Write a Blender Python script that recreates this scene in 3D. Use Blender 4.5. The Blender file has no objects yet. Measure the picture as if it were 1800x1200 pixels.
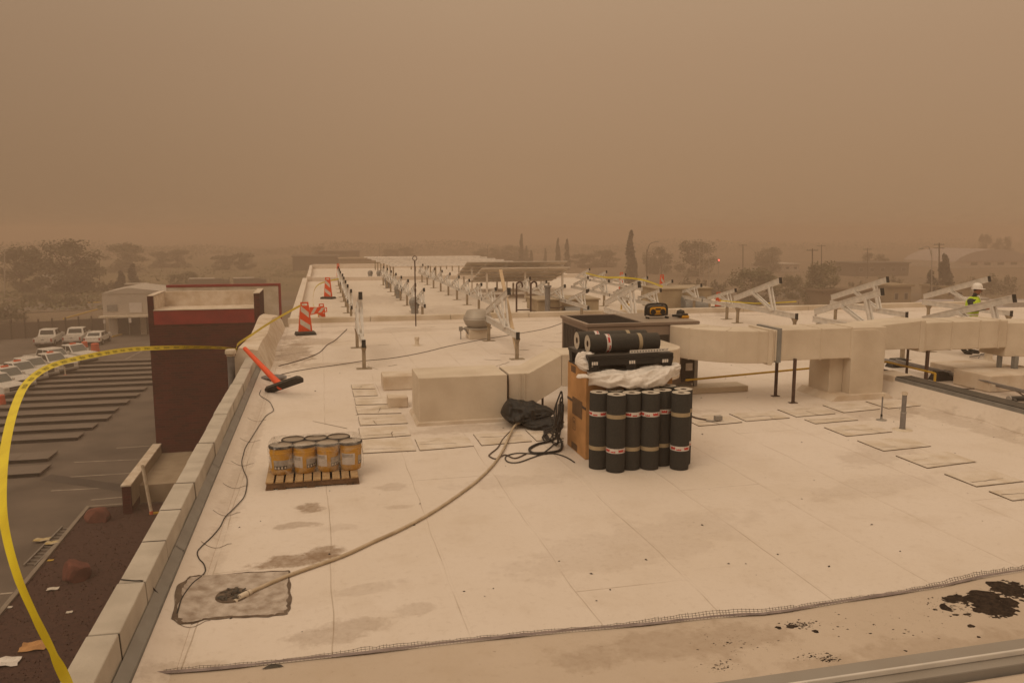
import bpy, bmesh, math, random
import numpy as np
from mathutils import Vector, Matrix
R = math.radians
rnd = random.Random(7)
scn = bpy.context.scene
col = scn.collection

# ------------------------------------------------------------------ camera, sky, sun, exposure
PITCH, YAW, EYE, FPX = math.atan(195 / 1400.0), 0.23607, 3.05, 1400.0
cam_d = bpy.data.cameras.new('camera')
cam = bpy.data.objects.new('camera', cam_d)
col.objects.link(cam)
cam.location = (0, 0, EYE)
cam.rotation_euler = (math.pi / 2 - PITCH, 0, -YAW)
cam_d.sensor_width = 36.0
cam_d.lens = 28.0
cam_d.clip_start = 0.05
cam_d.clip_end = 6000
scn.camera = cam

world = bpy.data.worlds.new("World")
scn.world = world
world.use_nodes = True
nt = world.node_tree
nt.nodes.clear()
w_out = nt.nodes.new('ShaderNodeOutputWorld')
w_bg = nt.nodes.new('ShaderNodeBackground')
w_bg.inputs['Strength'].default_value = 0.1
w_sky = nt.nodes.new('ShaderNodeTexSky')
w_sky.sky_type = 'NISHITA'
w_sky.sun_disc = False
w_sky.sun_elevation = R(48)
w_sky.sun_rotation = R(232)
w_sky.dust_density = 10
w_tc = nt.nodes.new('ShaderNodeTexCoord')
w_sep = nt.nodes.new('ShaderNodeSeparateXYZ')
w_ramp = nt.nodes.new('ShaderNodeValToRGB')
w_gain = nt.nodes.new('ShaderNodeMix'); w_gain.data_type = 'RGBA'; w_gain.blend_type = 'MULTIPLY'
w_gain.inputs[0].default_value = 1.0
w_mix = nt.nodes.new('ShaderNodeMix'); w_mix.data_type = 'RGBA'
w_mix.inputs[0].default_value = 0.04
nt.links.new(w_tc.outputs['Generated'], w_sep.inputs[0])
nt.links.new(w_sep.outputs['Z'], w_ramp.inputs['Fac'])
SKY = [(0.0, (.300, .184, .101)), (0.08, (.326, .202, .112)), (0.2, (.365, .231, .132)), (0.30, (.405, .268, .158)),
       (0.55, (.64, .47, .31)), (1.0, (.92, .72, .52))]
cr = w_ramp.color_ramp
while len(cr.elements) < len(SKY):
    cr.elements.new(0.5)
for e, (p_, c_) in zip(cr.elements, SKY):
    e.position = p_
    e.color = (*c_, 1)
nt.links.new(w_ramp.outputs['Color'], w_gain.inputs[6])
w_gain.inputs[7].default_value = (10, 10, 10, 1)
nt.links.new(w_gain.outputs[2], w_mix.inputs[6])
nt.links.new(w_sky.outputs['Color'], w_mix.inputs[7])
# sky colour dimmed to the left: a darker sky there plus lens vignetting
w_az = nt.nodes.new('ShaderNodeMapRange'); w_az.inputs[1].default_value = -.45; w_az.inputs[2].default_value = .25; w_az.inputs[3].default_value = .80; w_az.inputs[4].default_value = 1.0
w_az.interpolation_type = 'SMOOTHSTEP'
w_dim = nt.nodes.new('ShaderNodeMix'); w_dim.data_type = 'RGBA'; w_dim.blend_type = 'MULTIPLY'; w_dim.inputs[0].default_value = 1.0
nt.links.new(w_sep.outputs['X'], w_az.inputs[0]); nt.links.new(w_mix.outputs[2], w_dim.inputs[6]); nt.links.new(w_az.outputs[0], w_dim.inputs[7])
nt.links.new(w_dim.outputs[2], w_bg.inputs['Color'])
nt.links.new(w_bg.outputs[0], w_out.inputs[0])

sun_d = bpy.data.lights.new('sun', 'SUN')
sun_d.energy = 0.8
sun_d.angle = R(40)
sun_d.color = (1.0, .83, .62)
sun = bpy.data.objects.new('sun', sun_d)
col.objects.link(sun)
sun.rotation_euler = (R(42), 0, R(-52))

scn.view_settings.view_transform = 'Standard'
scn.view_settings.look = 'None'
scn.view_settings.gamma = 1
scn.view_settings.exposure = 0.17
scn.view_settings.use_curve_mapping = False
scn.cycles.volume_bounces = 1

# ------------------------------------------------------------------ sight-line helpers (photo pixel -> real point at a known height / distance)
_F = np.array([math.sin(YAW) * math.cos(PITCH), math.cos(YAW) * math.cos(PITCH), -math.sin(PITCH)])
_R = np.array([math.cos(YAW), -math.sin(YAW), 0.0])
_U = np.cross(_R, _F)
def _ray(x, y): return _F * FPX + _R * (x - 900) - _U * (y - 600)
def at(x, y, z=0.0):
    d = _ray(x, y); t = (z - EYE) / d[2]
    return Vector((d[0] * t, d[1] * t, z))
def atY(x, y, Y):
    d = _ray(x, y); t = Y / d[1]
    return Vector((d[0] * t, Y, EYE + d[2] * t))

# ------------------------------------------------------------------ materials
M = {}
def mat(name, c, rough=.7, metal=0.0, c2=None, scale=6.0, bump=0.0, bscale=40.0, dust=0.0, spec=.3, detail=5, alpha=None):
    m = bpy.data.materials.new(name)
    m.use_nodes = True
    n, l = m.node_tree.nodes, m.node_tree.links
    b = n['Principled BSDF']
    b.inputs['Roughness'].default_value = rough
    b.inputs['Metallic'].default_value = metal
    b.inputs['Specular IOR Level'].default_value = spec
    tc = n.new('ShaderNodeTexCoord')
    if c2 is None:
        c2 = tuple(x * .78 for x in c)
    nz = n.new('ShaderNodeTexNoise')
    nz.inputs['Scale'].default_value = scale
    nz.inputs['Detail'].default_value = detail
    l.new(tc.outputs['Object'], nz.inputs['Vector'])
    rp = n.new('ShaderNodeMapRange')
    rp.inputs[1].default_value = .35; rp.inputs[2].default_value = .68
    l.new(nz.outputs['Fac'], rp.inputs[0])
    mx = n.new('ShaderNodeMix'); mx.data_type = 'RGBA'
    mx.inputs[6].default_value = (*c, 1); mx.inputs[7].default_value = (*c2, 1)
    l.new(rp.outputs[0], mx.inputs[0])
    last = mx.outputs[2]
    if dust > 0:                      # tan storm dust settled on whatever faces up
        ge = n.new('ShaderNodeNewGeometry'); sx = n.new('ShaderNodeSeparateXYZ')
        l.new(ge.outputs['Normal'], sx.inputs[0])
        mr = n.new('ShaderNodeMapRange'); mr.inputs[1].default_value = .2; mr.inputs[2].default_value = 1.0
        mr.inputs[4].default_value = dust
        l.new(sx.outputs['Z'], mr.inputs[0])
        mul = n.new('ShaderNodeMath'); mul.operation = 'MULTIPLY'
        mr2 = n.new('ShaderNodeMapRange'); mr2.inputs[1].default_value = .3; mr2.inputs[2].default_value = .6; mr2.inputs[3].default_value = .55
        l.new(nz.outputs['Fac'], mr2.inputs[0])
        l.new(mr.outputs[0], mul.inputs[0]); l.new(mr2.outputs[0], mul.inputs[1])
        md = n.new('ShaderNodeMix'); md.data_type = 'RGBA'
        md.inputs[7].default_value = (.40, .32, .235, 1)
        l.new(mul.outputs[0], md.inputs[0]); l.new(last, md.inputs[6])
        last = md.outputs[2]
    l.new(last, b.inputs['Base Color'])
    if bump > 0:
        n2 = n.new('ShaderNodeTexNoise'); n2.inputs['Scale'].default_value = bscale; n2.inputs['Detail'].default_value = 6
        l.new(tc.outputs['Object'], n2.inputs['Vector'])
        bp = n.new('ShaderNodeBump'); bp.inputs['Strength'].default_value = bump; bp.inputs['Distance'].default_value = .02
        l.new(n2.outputs['Fac'], bp.inputs['Height']); l.new(bp.outputs[0], b.inputs['Normal'])
    M[name] = m
    return m

mat('coping_concrete', (.50, .445, .375), .85, c2=(.40, .35, .29), scale=3, bump=.35, bscale=60)
mat('galvanised', (.27, .265, .25), .5, .35, c2=(.20, .20, .195), scale=5, dust=.3)
mat('duct', (.62, .53, .42), .75, c2=(.51, .42, .32), scale=1.6, bump=.4, bscale=7, detail=9)
mat('cover', (.64, .55, .45), .8, c2=(.50, .39, .28), scale=2.3, bump=.5, bscale=8)
mat('cream_wall', (.62, .535, .435), .8, c2=(.46, .37, .26), scale=1.2, bump=.2, bscale=20)
mat('red_metal', (.27, .022, .02), .5, c2=(.2, .018, .018), scale=2)
mat('trough', (.33, .255, .175), .85, c2=(.26, .195, .13), scale=1.5)
mat('asphalt', (.150, .117, .091), .9, c2=(.095, .074, .058), scale=.35, detail=12, bump=.4, bscale=60)
mat('asphalt_dark', (.085, .068, .056), .9, c2=(.07, .055, .045), scale=.6, bump=.4, bscale=60)
mat('gravel', (.075, .036, .026), .95, c2=(.045, .023, .018), scale=9, bump=1, bscale=22, detail=9)
mat('dirt', (.19, .135, .085), .95, c2=(.13, .095, .06), scale=.03, bump=.3, bscale=3)
mat('field', (.17, .125, .065), .95, c2=(.12, .095, .05), scale=.02)
mat('lavender_roof', (.36, .30, .28), .6, c2=(.32, .27, .25), scale=.5)
mat('road_grey', (.17, .135, .105), .9, c2=(.14, .11, .085), scale=.1)
mat('kerb', (.25, .205, .16), .85, c2=(.2, .16, .125), scale=2)
mat('line_white', (.42, .35, .28), .8, c2=(.26, .21, .165), scale=1.5)
mat('line_yellow', (.52, .33, .05), .8, c2=(.4, .25, .04), scale=2)
mat('slab', (.175, .14, .112), .85, c2=(.14, .11, .088), scale=.7)
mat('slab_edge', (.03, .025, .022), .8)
mat('aluminium', (.70, .66, .61), .45, .35, c2=(.56, .53, .49), scale=7, dust=.12)
mat('spun_metal', (.40, .355, .30), .55, .25, c2=(.34, .30, .255), scale=4, dust=.35)
mat('backsheet', (.60, .52, .43), .6, c2=(.52, .45, .37), scale=1)
mat('post_steel', (.34, .27, .19), .6, .2, c2=(.24, .185, .125), scale=9)
mat('rust_steel', (.09, .05, .035), .75, c2=(.06, .035, .025), scale=10)
mat('brown_metal', (.235, .175, .135), .6, .05, c2=(.19, .14, .108), scale=1.5, dust=.5)
mat('brown_dark', (.05, .038, .03), .7)
mat('tan_metal', (.38, .30, .20), .65, c2=(.28, .21, .135), scale=2, dust=.3)
mat('grey_metal', (.30, .28, .255), .5, .3, c2=(.24, .22, .2), scale=4, dust=.3)
mat('black_rubber', (.02, .018, .016), .75, c2=(.03, .026, .022), scale=8, dust=.15)
mat('black_plastic', (.014, .013, .012), .5, c2=(.022, .02, .018), scale=6, dust=.12)
mat('felt_roll', (.030, .029, .026), .9, c2=(.044, .041, .036), scale=60, bump=.5, bscale=180, dust=.1)
mat('roll_end', (.56, .49, .40), .85, c2=(.42, .36, .29), scale=20, bump=.4, bscale=90)
mat('tape_tan', (.36, .28, .17), .5, c2=(.30, .23, .14), scale=12)
mat('label_white', (.62, .56, .52), .55, c2=(.52, .47, .43), scale=12)
mat('label_red', (.50, .035, .03), .55)
mat('print_grey', (.36, .32, .29), .55, c2=(.27, .24, .21), scale=25)
mat('print_dark', (.035, .03, .026), .6)
mat('cardboard', (.52, .275, .11), .85, c2=(.36, .185, .07), scale=3, bump=.1, bscale=30)
mat('cardboard_print', (.15, .085, .045), .85, c2=(.11, .065, .035), scale=14)
mat('white_plastic', (.74, .68, .62), .45, c2=(.62, .56, .5), scale=4, bump=.3, bscale=18, spec=.5)
mat('yellow_pail', (.54, .275, .018), .5, c2=(.45, .22, .014), scale=5)
mat('pail_lid', (.23, .18, .14), .65, c2=(.13, .10, .08), scale=9, dust=.6)
mat('tarp_black', (.012, .011, .010), .55, c2=(.02, .018, .016), scale=9)
mat('wood', (.44, .29, .14), .85, c2=(.27, .155, .065), scale=11, bump=.4, bscale=40, dust=.15)
mat('wood_dark', (.17, .095, .05), .9, c2=(.10, .058, .032), scale=8)
mat('lumber', (.55, .41, .26), .8, c2=(.47, .34, .21), scale=6)
mat('orange', (.72, .085, .02), .45, c2=(.60, .075, .02), scale=5)
mat('orange_dull', (.55, .095, .035), .6, c2=(.48, .085, .03), scale=3)
mat('stripe_white', (.60, .53, .45), .5, c2=(.52, .45, .38), scale=8)
mat('tape_yellow', (.74, .60, .025), .4, c2=(.64, .50, .022), scale=5)
mat('tape_black', (.03, .025, .012), .5)
mat('gas_yellow', (.52, .32, .03), .5, c2=(.42, .25, .025), scale=6)
mat('pvc_white', (.66, .57, .45), .5, c2=(.52, .42, .31), scale=5)
mat('pvc_grey', (.22, .20, .19), .5, c2=(.16, .145, .135), scale=6)
mat('cable_black', (.03, .025, .022), .6)
mat('cable_brown', (.09, .06, .045), .6)
mat('hose', (.50, .40, .28), .65, c2=(.38, .29, .19), scale=9)
mat('patch', (.50, .425, .36), .9, c2=(.28, .215, .165), scale=9, bump=.8, bscale=18, detail=12)
mat('mud', (.115, .08, .058), .95, c2=(.17, .125, .09), scale=9, bump=.7, bscale=30)
mat('mud_dark', (.05, .036, .027), .95)
mat('lid_black', (.04, .034, .03), .6)
mat('tar', (.055, .038, .028), 1.0, c2=(.026, .019, .015), scale=25, bump=1.0, bscale=45, spec=.05, detail=9)
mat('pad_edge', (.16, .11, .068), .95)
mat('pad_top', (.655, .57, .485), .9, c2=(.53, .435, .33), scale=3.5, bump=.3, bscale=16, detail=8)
mat('felt_strip', (.30, .24, .225), .8, c2=(.2, .16, .15), scale=9)
mat('wire', (.13, .095, .075), .6, .4)
mat('car_white', (.66, .62, .57), .3, c2=(.60, .56, .51), scale=1.5, spec=.5, dust=.2)
mat('glass_dark', (.035, .037, .035), .12, c2=(.045, .045, .04), scale=1, spec=.6)
mat('windscreen', (.12, .125, .11), .15, c2=(.10, .105, .095), scale=1, spec=.6)
mat('tyre', (.018, .017, .016), .85)
mat('rim', (.35, .33, .31), .4, .5)
mat('ladder_metal', (.27, .235, .2), .5, .3)
mat('rag_cloth', (.42, .30, .10), .8, c2=(.5, .42, .3), scale=4)
mat('white_rail', (.80, .74, .68), .5)
mat('lamp_clear', (.6, .57, .5), .2)
mat('lamp_red', (.32, .02, .015), .3)
mat('beacon', (.75, .10, .015), .3)
mat('hi_vis', (.50, .66, .03), .6, c2=(.43, .58, .03), scale=6)
mat('shirt', (.035, .036, .03), .85)
mat('trousers', (.028, .026, .026), .9)
mat('skin', (.30, .14, .085), .6)
mat('bark', (.10, .068, .045), .95, c2=(.07, .05, .035), scale=3)
mat('leaf', (.145, .122, .070), .8, c2=(.11, .095, .055), scale=.8)  # dusty foliage, lightened further to stand in for haze on far trees
mat('leaf_pale', (.15, .135, .066), .8, c2=(.115, .105, .053), scale=.8)
mat('leaf_dark', (.036, .042, .026), .85, c2=(.025, .03, .02), scale=.8)
mat('rock', (.17, .062, .042), .95, c2=(.10, .04, .03), scale=2.2, bump=.8, bscale=6)
mat('stucco', (.46, .40, .34), .85, c2=(.40, .345, .29), scale=.8)
mat('shop_dark', (.055, .045, .04), .6)
mat('far_dark', (.115, .09, .07), .85, c2=(.09, .072, .058), scale=.3)
mat('far_tan', (.30, .225, .14), .85, c2=(.26, .195, .12), scale=.2)
mat('pole', (.35, .30, .25), .6)
mat('pole_wood', (.10, .075, .055), .9)
mat('paper', (.62, .55, .46), .7)
mat('radio_yellow', (.62, .30, .02), .45)
mat('sole', (.02, .018, .016), .8)
mat('panel_back', (.40, .33, .26), .6, c2=(.34, .28, .22), scale=1, dust=.2)
mat('panel_face', (.02, .022, .03), .2)

def brick_mat():
    m = bpy.data.materials.new('dark_brick'); m.use_nodes = True
    n, l = m.node_tree.nodes, m.node_tree.links
    b = n['Principled BSDF']; b.inputs['Roughness'].default_value = .9; b.inputs['Specular IOR Level'].default_value = .2
    tc = n.new('ShaderNodeTexCoord'); mp = n.new('ShaderNodeMapping')
    ge = n.new('ShaderNodeNewGeometry')
    sx = n.new('ShaderNodeSeparateXYZ'); l.new(tc.outputs['Object'], sx.inputs[0])
    ad = n.new('ShaderNodeMath'); ad.operation = 'ADD'
    l.new(sx.outputs['X'], ad.inputs[0]); l.new(sx.outputs['Y'], ad.inputs[1])
    cb = n.new('ShaderNodeCombineXYZ'); l.new(ad.outputs[0], cb.inputs['X']); l.new(sx.outputs['Z'], cb.inputs['Y'])
    br = n.new('ShaderNodeTexBrick')
    br.inputs['Color1'].default_value = (.078, .0090, .0070, 1); br.inputs['Color2'].default_value = (.038, .0060, .0050, 1)
    br.inputs['Mortar'].default_value = (.075, .022, .017, 1)
    br.inputs['Scale'].default_value = 1.0; br.inputs['Brick Width'].default_value = .4; br.inputs['Row Height'].default_value = .135
    br.inputs['Mortar Size'].default_value = .012
    l.new(cb.outputs[0], br.inputs['Vector'])
    nz = n.new('ShaderNodeTexNoise'); nz.inputs['Scale'].default_value = .7; nz.inputs['Detail'].default_value = 6
    l.new(tc.outputs['Object'], nz.inputs['Vector'])
    mx = n.new('ShaderNodeMix'); mx.data_type = 'RGBA'; mx.blend_type = 'MULTIPLY'; mx.inputs[0].default_value = .6
    mr = n.new('ShaderNodeMapRange'); mr.inputs[1].default_value = .3; mr.inputs[2].default_value = .7; mr.inputs[3].default_value = .55; mr.inputs[4].default_value = 1.3
    l.new(nz.outputs['Fac'], mr.inputs[0])
    l.new(br.outputs['Color'], mx.inputs[6]); l.new(mr.outputs[0], mx.inputs[7])
    l.new(mx.outputs[2], b.inputs['Base Color'])
    bp = n.new('ShaderNodeBump'); bp.inputs['Strength'].default_value = .4; bp.inputs['Distance'].default_value = .01
    l.new(br.outputs['Fac'], bp.inputs['Height']); bp.invert = True
    l.new(bp.outputs[0], b.inputs['Normal'])
    M['brick'] = m
brick_mat()

# stains that lie on the roof: centre x, y, half sizes, strength, rotation
STAINS = [(-.35, 7.35, .42, .16, .85, .12), (-.05, 7.5, .2, .17, .8, 0), (-.2, 8.75, .17, .17, .8, .3), (-.32, 8.3, .22, .1, .5, 0),
          (-.95, 5.55, .4, .16, .25, 0), (.05, 5.9, .42, .2, .38, 0), (.3, 6.6, .3, .12, .22, .2), (.7, 6.15, .2, .12, .25, 0),
          (.75, 9.3, .2, .16, .28, 0), (.15, 8.1, .2, .12, .2, 0), (.75, 8.6, .16, .07, .25, 0), (-.7, 20.5, .5, 2.0, .65, 0),
          (-.2, 22.5, .9, .8, .4, 0), (-.8, 23.6, .5, .5, .5, 0), (0, 18.5, 1.0, .35, .32, 0), (2.2, 9.2, .8, .25, .16, 0),
          (1.9, 24.5, 2.2, .5, .25, 0), (7.4, 9.2, .9, .4, .22, .4), (9.0, 11.4, .9, .5, .3, 0), (5.5, 12.2, 1.1, .3, .25, 0),
          (3.0, 7.0, 1.6, .5, .14, .3), (6.5, 8.0, 1.4, .3, .14, .2), (3.2, 14.5, .8, .4, .3, 0), (2.4, 11.9, 1.6, .25, .3, 0),
          (9.9, 10.6, .3, 2.0, .3, 0), (-1.05, 12, .12, 6, .2, 0), (2.2, 36, 1.6, 2.5, .3, 0), (4.8, 30, .8, 2.5, .3, 0), (13.0, 12, 1.6, 1.2, .4, 0)]
def roof_mat(name, base, base2, stains, seams=True):
    m = bpy.data.materials.new(name); m.use_nodes = True
    n, l = m.node_tree.nodes, m.node_tree.links
    b = n['Principled BSDF']; b.inputs['Roughness'].default_value = .8; b.inputs['Specular IOR Level'].default_value = .25
    ge = n.new('ShaderNodeNewGeometry')
    pos = ge.outputs['Position']
    def noise(s, d=6, rough=.6, off=0):
        mp = n.new('ShaderNodeMapping'); mp.inputs['Location'].default_value = (off, off * .7, 0)
        l.new(pos, mp.inputs['Vector'])
        z = n.new('ShaderNodeTexNoise'); z.inputs['Scale'].default_value = s; z.inputs['Detail'].default_value = d; z.inputs['Roughness'].default_value = rough
        l.new(mp.outputs[0], z.inputs['Vector']); return z
    def mr(src, a, b_, c=0, d=1):
        k = n.new('ShaderNodeMapRange'); k.inputs[1].default_value = a; k.inputs[2].default_value = b_; k.inputs[3].default_value = c; k.inputs[4].default_value = d
        l.new(src, k.inputs[0]); return k.outputs[0]
    def mth(op, a, b_):
        k = n.new('ShaderNodeMath'); k.operation = op
        for i, s in enumerate((a, b_)):
            if isinstance(s, (int, float)): k.inputs[i].default_value = s
            else: l.new(s, k.inputs[i])
        return k.outputs[0]
    def mix(f, a, b_, blend='MIX'):
        k = n.new('ShaderNodeMix'); k.data_type = 'RGBA'; k.blend_type = blend
        if isinstance(f, (int, float)): k.inputs[0].default_value = f
        else: l.new(f, k.inputs[0])
        for i, s in ((6, a), (7, b_)):
            if isinstance(s, tuple): k.inputs[i].default_value = (*s, 1)
            else: l.new(s, k.inputs[i])
        return k.outputs[2]
    big = noise(.35, 4); mid = noise(1.7, 8, .65, 3); fine = noise(14, 8, .7, 9)
    c = mix(mr(big.outputs['Fac'], .35, .7), base, base2)
    c = mix(mth('MULTIPLY', mr(mid.outputs['Fac'], .52, .8), .34), c, (.42, .32, .22))
    c = mix(mth('MULTIPLY', mr(fine.outputs['Fac'], .54, .75), .30), c, (.34, .25, .17))
    scuff = noise(1, 7, .7, 17)
    smp = scuff.inputs['Vector'].links[0].from_node; smp.inputs['Scale'].default_value = (1.6, 9.0, 1)
    c = mix(mth('MULTIPLY', mr(scuff.outputs['Fac'], .58, .74), mth('MULTIPLY', mr(big.outputs['Fac'], .4, .62), .20)), c, (.33, .24, .165))
    # crud specks
    sp = noise(34, 3, .5, 21)
    c = mix(mth('MULTIPLY', mr(sp.outputs['Fac'], .72, .76), mth('MULTIPLY', mr(mid.outputs['Fac'], .42, .58), .85)), c, (.16, .11, .075))
    wob = noise(2.6, 7, .7, 5)
    for (x, y, sx_, sy_, st, rot) in stains:
        mp = n.new('ShaderNodeMapping'); mp.vector_type = 'TEXTURE'
        mp.inputs['Location'].default_value = (x, y, 0); mp.inputs['Rotation'].default_value = (0, 0, rot); mp.inputs['Scale'].default_value = (sx_, sy_, 50)
        l.new(pos, mp.inputs['Vector'])
        ln = n.new('ShaderNodeVectorMath'); ln.operation = 'LENGTH'; l.new(mp.outputs[0], ln.inputs[0])
        d = mth('ADD', ln.outputs['Value'], mr(wob.outputs['Fac'], .25, .75, -.75, .75))
        f = mth('MULTIPLY', mr(d, 1.05, .72), mth('MULTIPLY', mr(fine.outputs['Fac'], .3, .6, .55, 1.0), st))
        c = mix(f, c, (.235, .155, .095))
    hgt = mr(fine.outputs['Fac'], 0, 1, 0, .5)
    if seams:
        sx = n.new('ShaderNodeSeparateXYZ'); l.new(pos, sx.inputs[0])
        xw = mth('ADD', sx.outputs['X'], mr(noise(.8, 2, .5, 2).outputs['Fac'], 0, 1, -.05, .05))
        fx = mth('ABSOLUTE', mth('SUBTRACT', mth('FRACT', mth('DIVIDE', mth('ADD', xw, 100.47), 1.02), 0), .5), 0)
        yw = mth('ADD', sx.outputs['Y'], mth('MULTIPLY', mth('FLOOR', mth('DIVIDE', mth('ADD', xw, 100.98), 1.02), 0), 3.37))
        fy = mth('ABSOLUTE', mth('SUBTRACT', mth('FRACT', mth('DIVIDE', yw, 9.0), 0), .5), 0)
        s1 = mr(fx, .007, .003); s2 = mr(fy, .0012, .0005)
        s = mth('MAXIMUM', s1, s2)
        br = mth('MULTIPLY', s, mr(noise(1.1, 4, .6, 13).outputs['Fac'], .4, .62, .08, .55))
        c = mix(br, c, (.24, .165, .10))
        ridge = mth('MAXIMUM', mr(fx, .035, .02), 0)
        hgt = mth('ADD', hgt, mth('MULTIPLY', ridge, .35))
    wr = noise(3.3, 5, .55, 31)
    hgt = mth('ADD', hgt, mth('MULTIPLY', wr.outputs['Fac'], 1.1))
    bp = n.new('ShaderNodeBump'); bp.inputs['Strength'].default_value = .35; bp.inputs['Distance'].default_value = .012
    l.new(hgt, bp.inputs['Height']); l.new(bp.outputs[0], b.inputs['Normal'])
    l.new(c, b.inputs['Base Color'])
    M[name] = m
roof_mat('membrane', (.665, .58, .505), (.61, .52, .43), STAINS)
roof_mat('membrane_far', (.66, .575, .49), (.60, .51, .42), [s for s in STAINS if s[1] > 27])
roof_mat('base_coat', (.53, .435, .345), (.46, .37, .285), [(2.5, 5.1, 1.0, .25, .35, 0), (4.2, 4.5, 1.2, .3, .3, 0)], False)

# ------------------------------------------------------------------ mesh builder and object helpers
BASE = {}
class MB:
    def __init__(s): s.v = []; s.f = []; s.m = []
    def add(s, vs, fs, mi=0):
        o = len(s.v); s.v += [tuple(x) for x in vs]
        for f in fs: s.f.append(tuple(i + o for i in f)); s.m.append(mi)
        return s
    def box(s, x0, x1, y0, y1, z0, z1, mi=0):
        return s.add([(x0, y0, z0), (x1, y0, z0), (x1, y1, z0), (x0, y1, z0), (x0, y0, z1), (x1, y0, z1), (x1, y1, z1), (x0, y1, z1)],
                     [(0, 3, 2, 1), (4, 5, 6, 7), (0, 1, 5, 4), (1, 2, 6, 5), (2, 3, 7, 6), (3, 0, 4, 7)], mi)
    def hexa(s, b, t, mi=0):
        return s.add(list(b) + list(t), [(0, 3, 2, 1), (4, 5, 6, 7), (0, 1, 5, 4), (1, 2, 6, 5), (2, 3, 7, 6), (3, 0, 4, 7)], mi)
    def beam(s, p, q, w, h, mi=0, up=(0, 0, 1)):
        p, q, up = Vector(p), Vector(q), Vector(up)
        d = (q - p).normalized(); a = d.cross(up)
        if a.length < 1e-4: a = d.cross(Vector((0, 1, 0)))
        a.normalize(); b = a.cross(d).normalized()
        a *= w / 2; b *= h / 2
        return s.hexa([p - a - b, p + a - b, q + a - b, q - a - b], [p - a + b, p + a + b, q + a + b, q - a + b], mi)
    def tube(s, pts, r, n=8, mi=0, r1=None, cap=True):
        pts = [Vector(p) for p in pts]; N = len(pts)
        rs = [r + ((r1 if r1 is not None else r) - r) * i / max(1, N - 1) for i in range(N)]
        vs = []; a = None
        for i, p in enumerate(pts):
            d = (pts[min(i + 1, N - 1)] - pts[max(i - 1, 0)])
            d = d.normalized() if d.length > 1e-9 else Vector((0, 0, 1))
            if a is None:
                a = d.cross(Vector((0, 0, 1)))
                if a.length < .05: a = d.cross(Vector((1, 0, 0)))
            a = (a - d * a.dot(d)).normalized(); b = d.cross(a)
            vs += [p + (a * math.cos(2 * math.pi * k / n) + b * math.sin(2 * math.pi * k / n)) * rs[i] for k in range(n)]
        fs = [(i * n + k, i * n + (k + 1) % n, (i + 1) * n + (k + 1) % n, (i + 1) * n + k) for i in range(N - 1) for k in range(n)]
        if cap: fs += [tuple(range(n))[::-1], tuple((N - 1) * n + k for k in range(n))]
        return s.add(vs, fs, mi)
    def lathe(s, prof, c=(0, 0, 0), n=20, mi=0, cap=True):
        c = Vector(c); vs = []
        for r, z in prof: vs += [c + Vector((r * math.cos(2 * math.pi * k / n), r * math.sin(2 * math.pi * k / n), z)) for k in range(n)]
        L = len(prof)
        fs = [(i * n + k, i * n + (k + 1) % n, (i + 1) * n + (k + 1) % n, (i + 1) * n + k) for i in range(L - 1) for k in range(n)]
        if cap: fs += [tuple(range(n))[::-1], tuple((L - 1) * n + k for k in range(n))]
        return s.add(vs, fs, mi)
    def prism(s, poly, z0, z1, mi=0, axis='z'):
        def P(a, b, c): return {'z': (a, b, c), 'y': (a, c, b), 'x': (c, a, b)}[axis]
        n = len(poly)
        vs = [P(a, b, z0) for a, b in poly] + [P(a, b, z1) for a, b in poly]
        fs = [tuple(range(n))[::-1], tuple(range(n, 2 * n))] + [(i, (i + 1) % n, n + (i + 1) % n, n + i) for i in range(n)]
        return s.add(vs, fs, mi)
    def sheet(s, poly, z=0.0, mi=0):
        return s.add([(p[0], p[1], p[2] if len(p) > 2 else z) for p in poly], [tuple(range(len(poly)))], mi)
    def mesh(s, name, mats, base=(0, 0, 0), smooth=False):
        me = bpy.data.meshes.new(name)
        b = Vector(base)
        me.from_pydata([Vector(v) - b for v in s.v], [], s.f)
        for m in (mats if isinstance(mats, (list, tuple)) else [mats]): me.materials.append(M[m])
        me.polygons.foreach_set('material_index', s.m)
        bm = bmesh.new(); bm.from_mesh(me); bmesh.ops.recalc_face_normals(bm, faces=bm.faces); bm.to_mesh(me); bm.free()
        if smooth: me.polygons.foreach_set('use_smooth', [True] * len(me.polygons))
        return me
    def build(s, name, mats, parent=None, smooth=False, bevel=0.0, seg=2, base=None):
        if base is None:
            if parent is not None: base = BASE[parent]
            else:
                a = np.array([tuple(v) for v in s.v]); base = Vector(((a[:, 0].min() + a[:, 0].max()) / 2, (a[:, 1].min() + a[:, 1].max()) / 2, a[:, 2].min()))
        base = Vector(base)
        me = s.mesh(name, mats, base, smooth)
        o = bpy.data.objects.new(name, me); col.objects.link(o)
        BASE[o] = base
        if parent is not None: o.parent = parent
        else: o.location = base
        if smooth and bevel == 0:
            md = o.modifiers.new('edges', 'EDGE_SPLIT'); md.split_angle = R(40)
        if bevel > 0:
            md = o.modifiers.new('bevel', 'BEVEL'); md.width = bevel; md.segments = seg; md.limit_method = 'ANGLE'; md.angle_limit = R(35)
        return o
def tag(o, label=None, cat=None, group=None, kind=None):
    if label: o['label'] = label
    if cat: o['category'] = cat
    if group: o['group'] = group
    if kind: o['kind'] = kind
    return o
def thing(name, loc, label, cat, group=None, kind=None):
    o = bpy.data.objects.new(name, None); col.objects.link(o)
    o.location = loc; o.empty_display_size = .2
    BASE[o] = Vector(loc)
    return tag(o, label, cat, group, kind)
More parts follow.
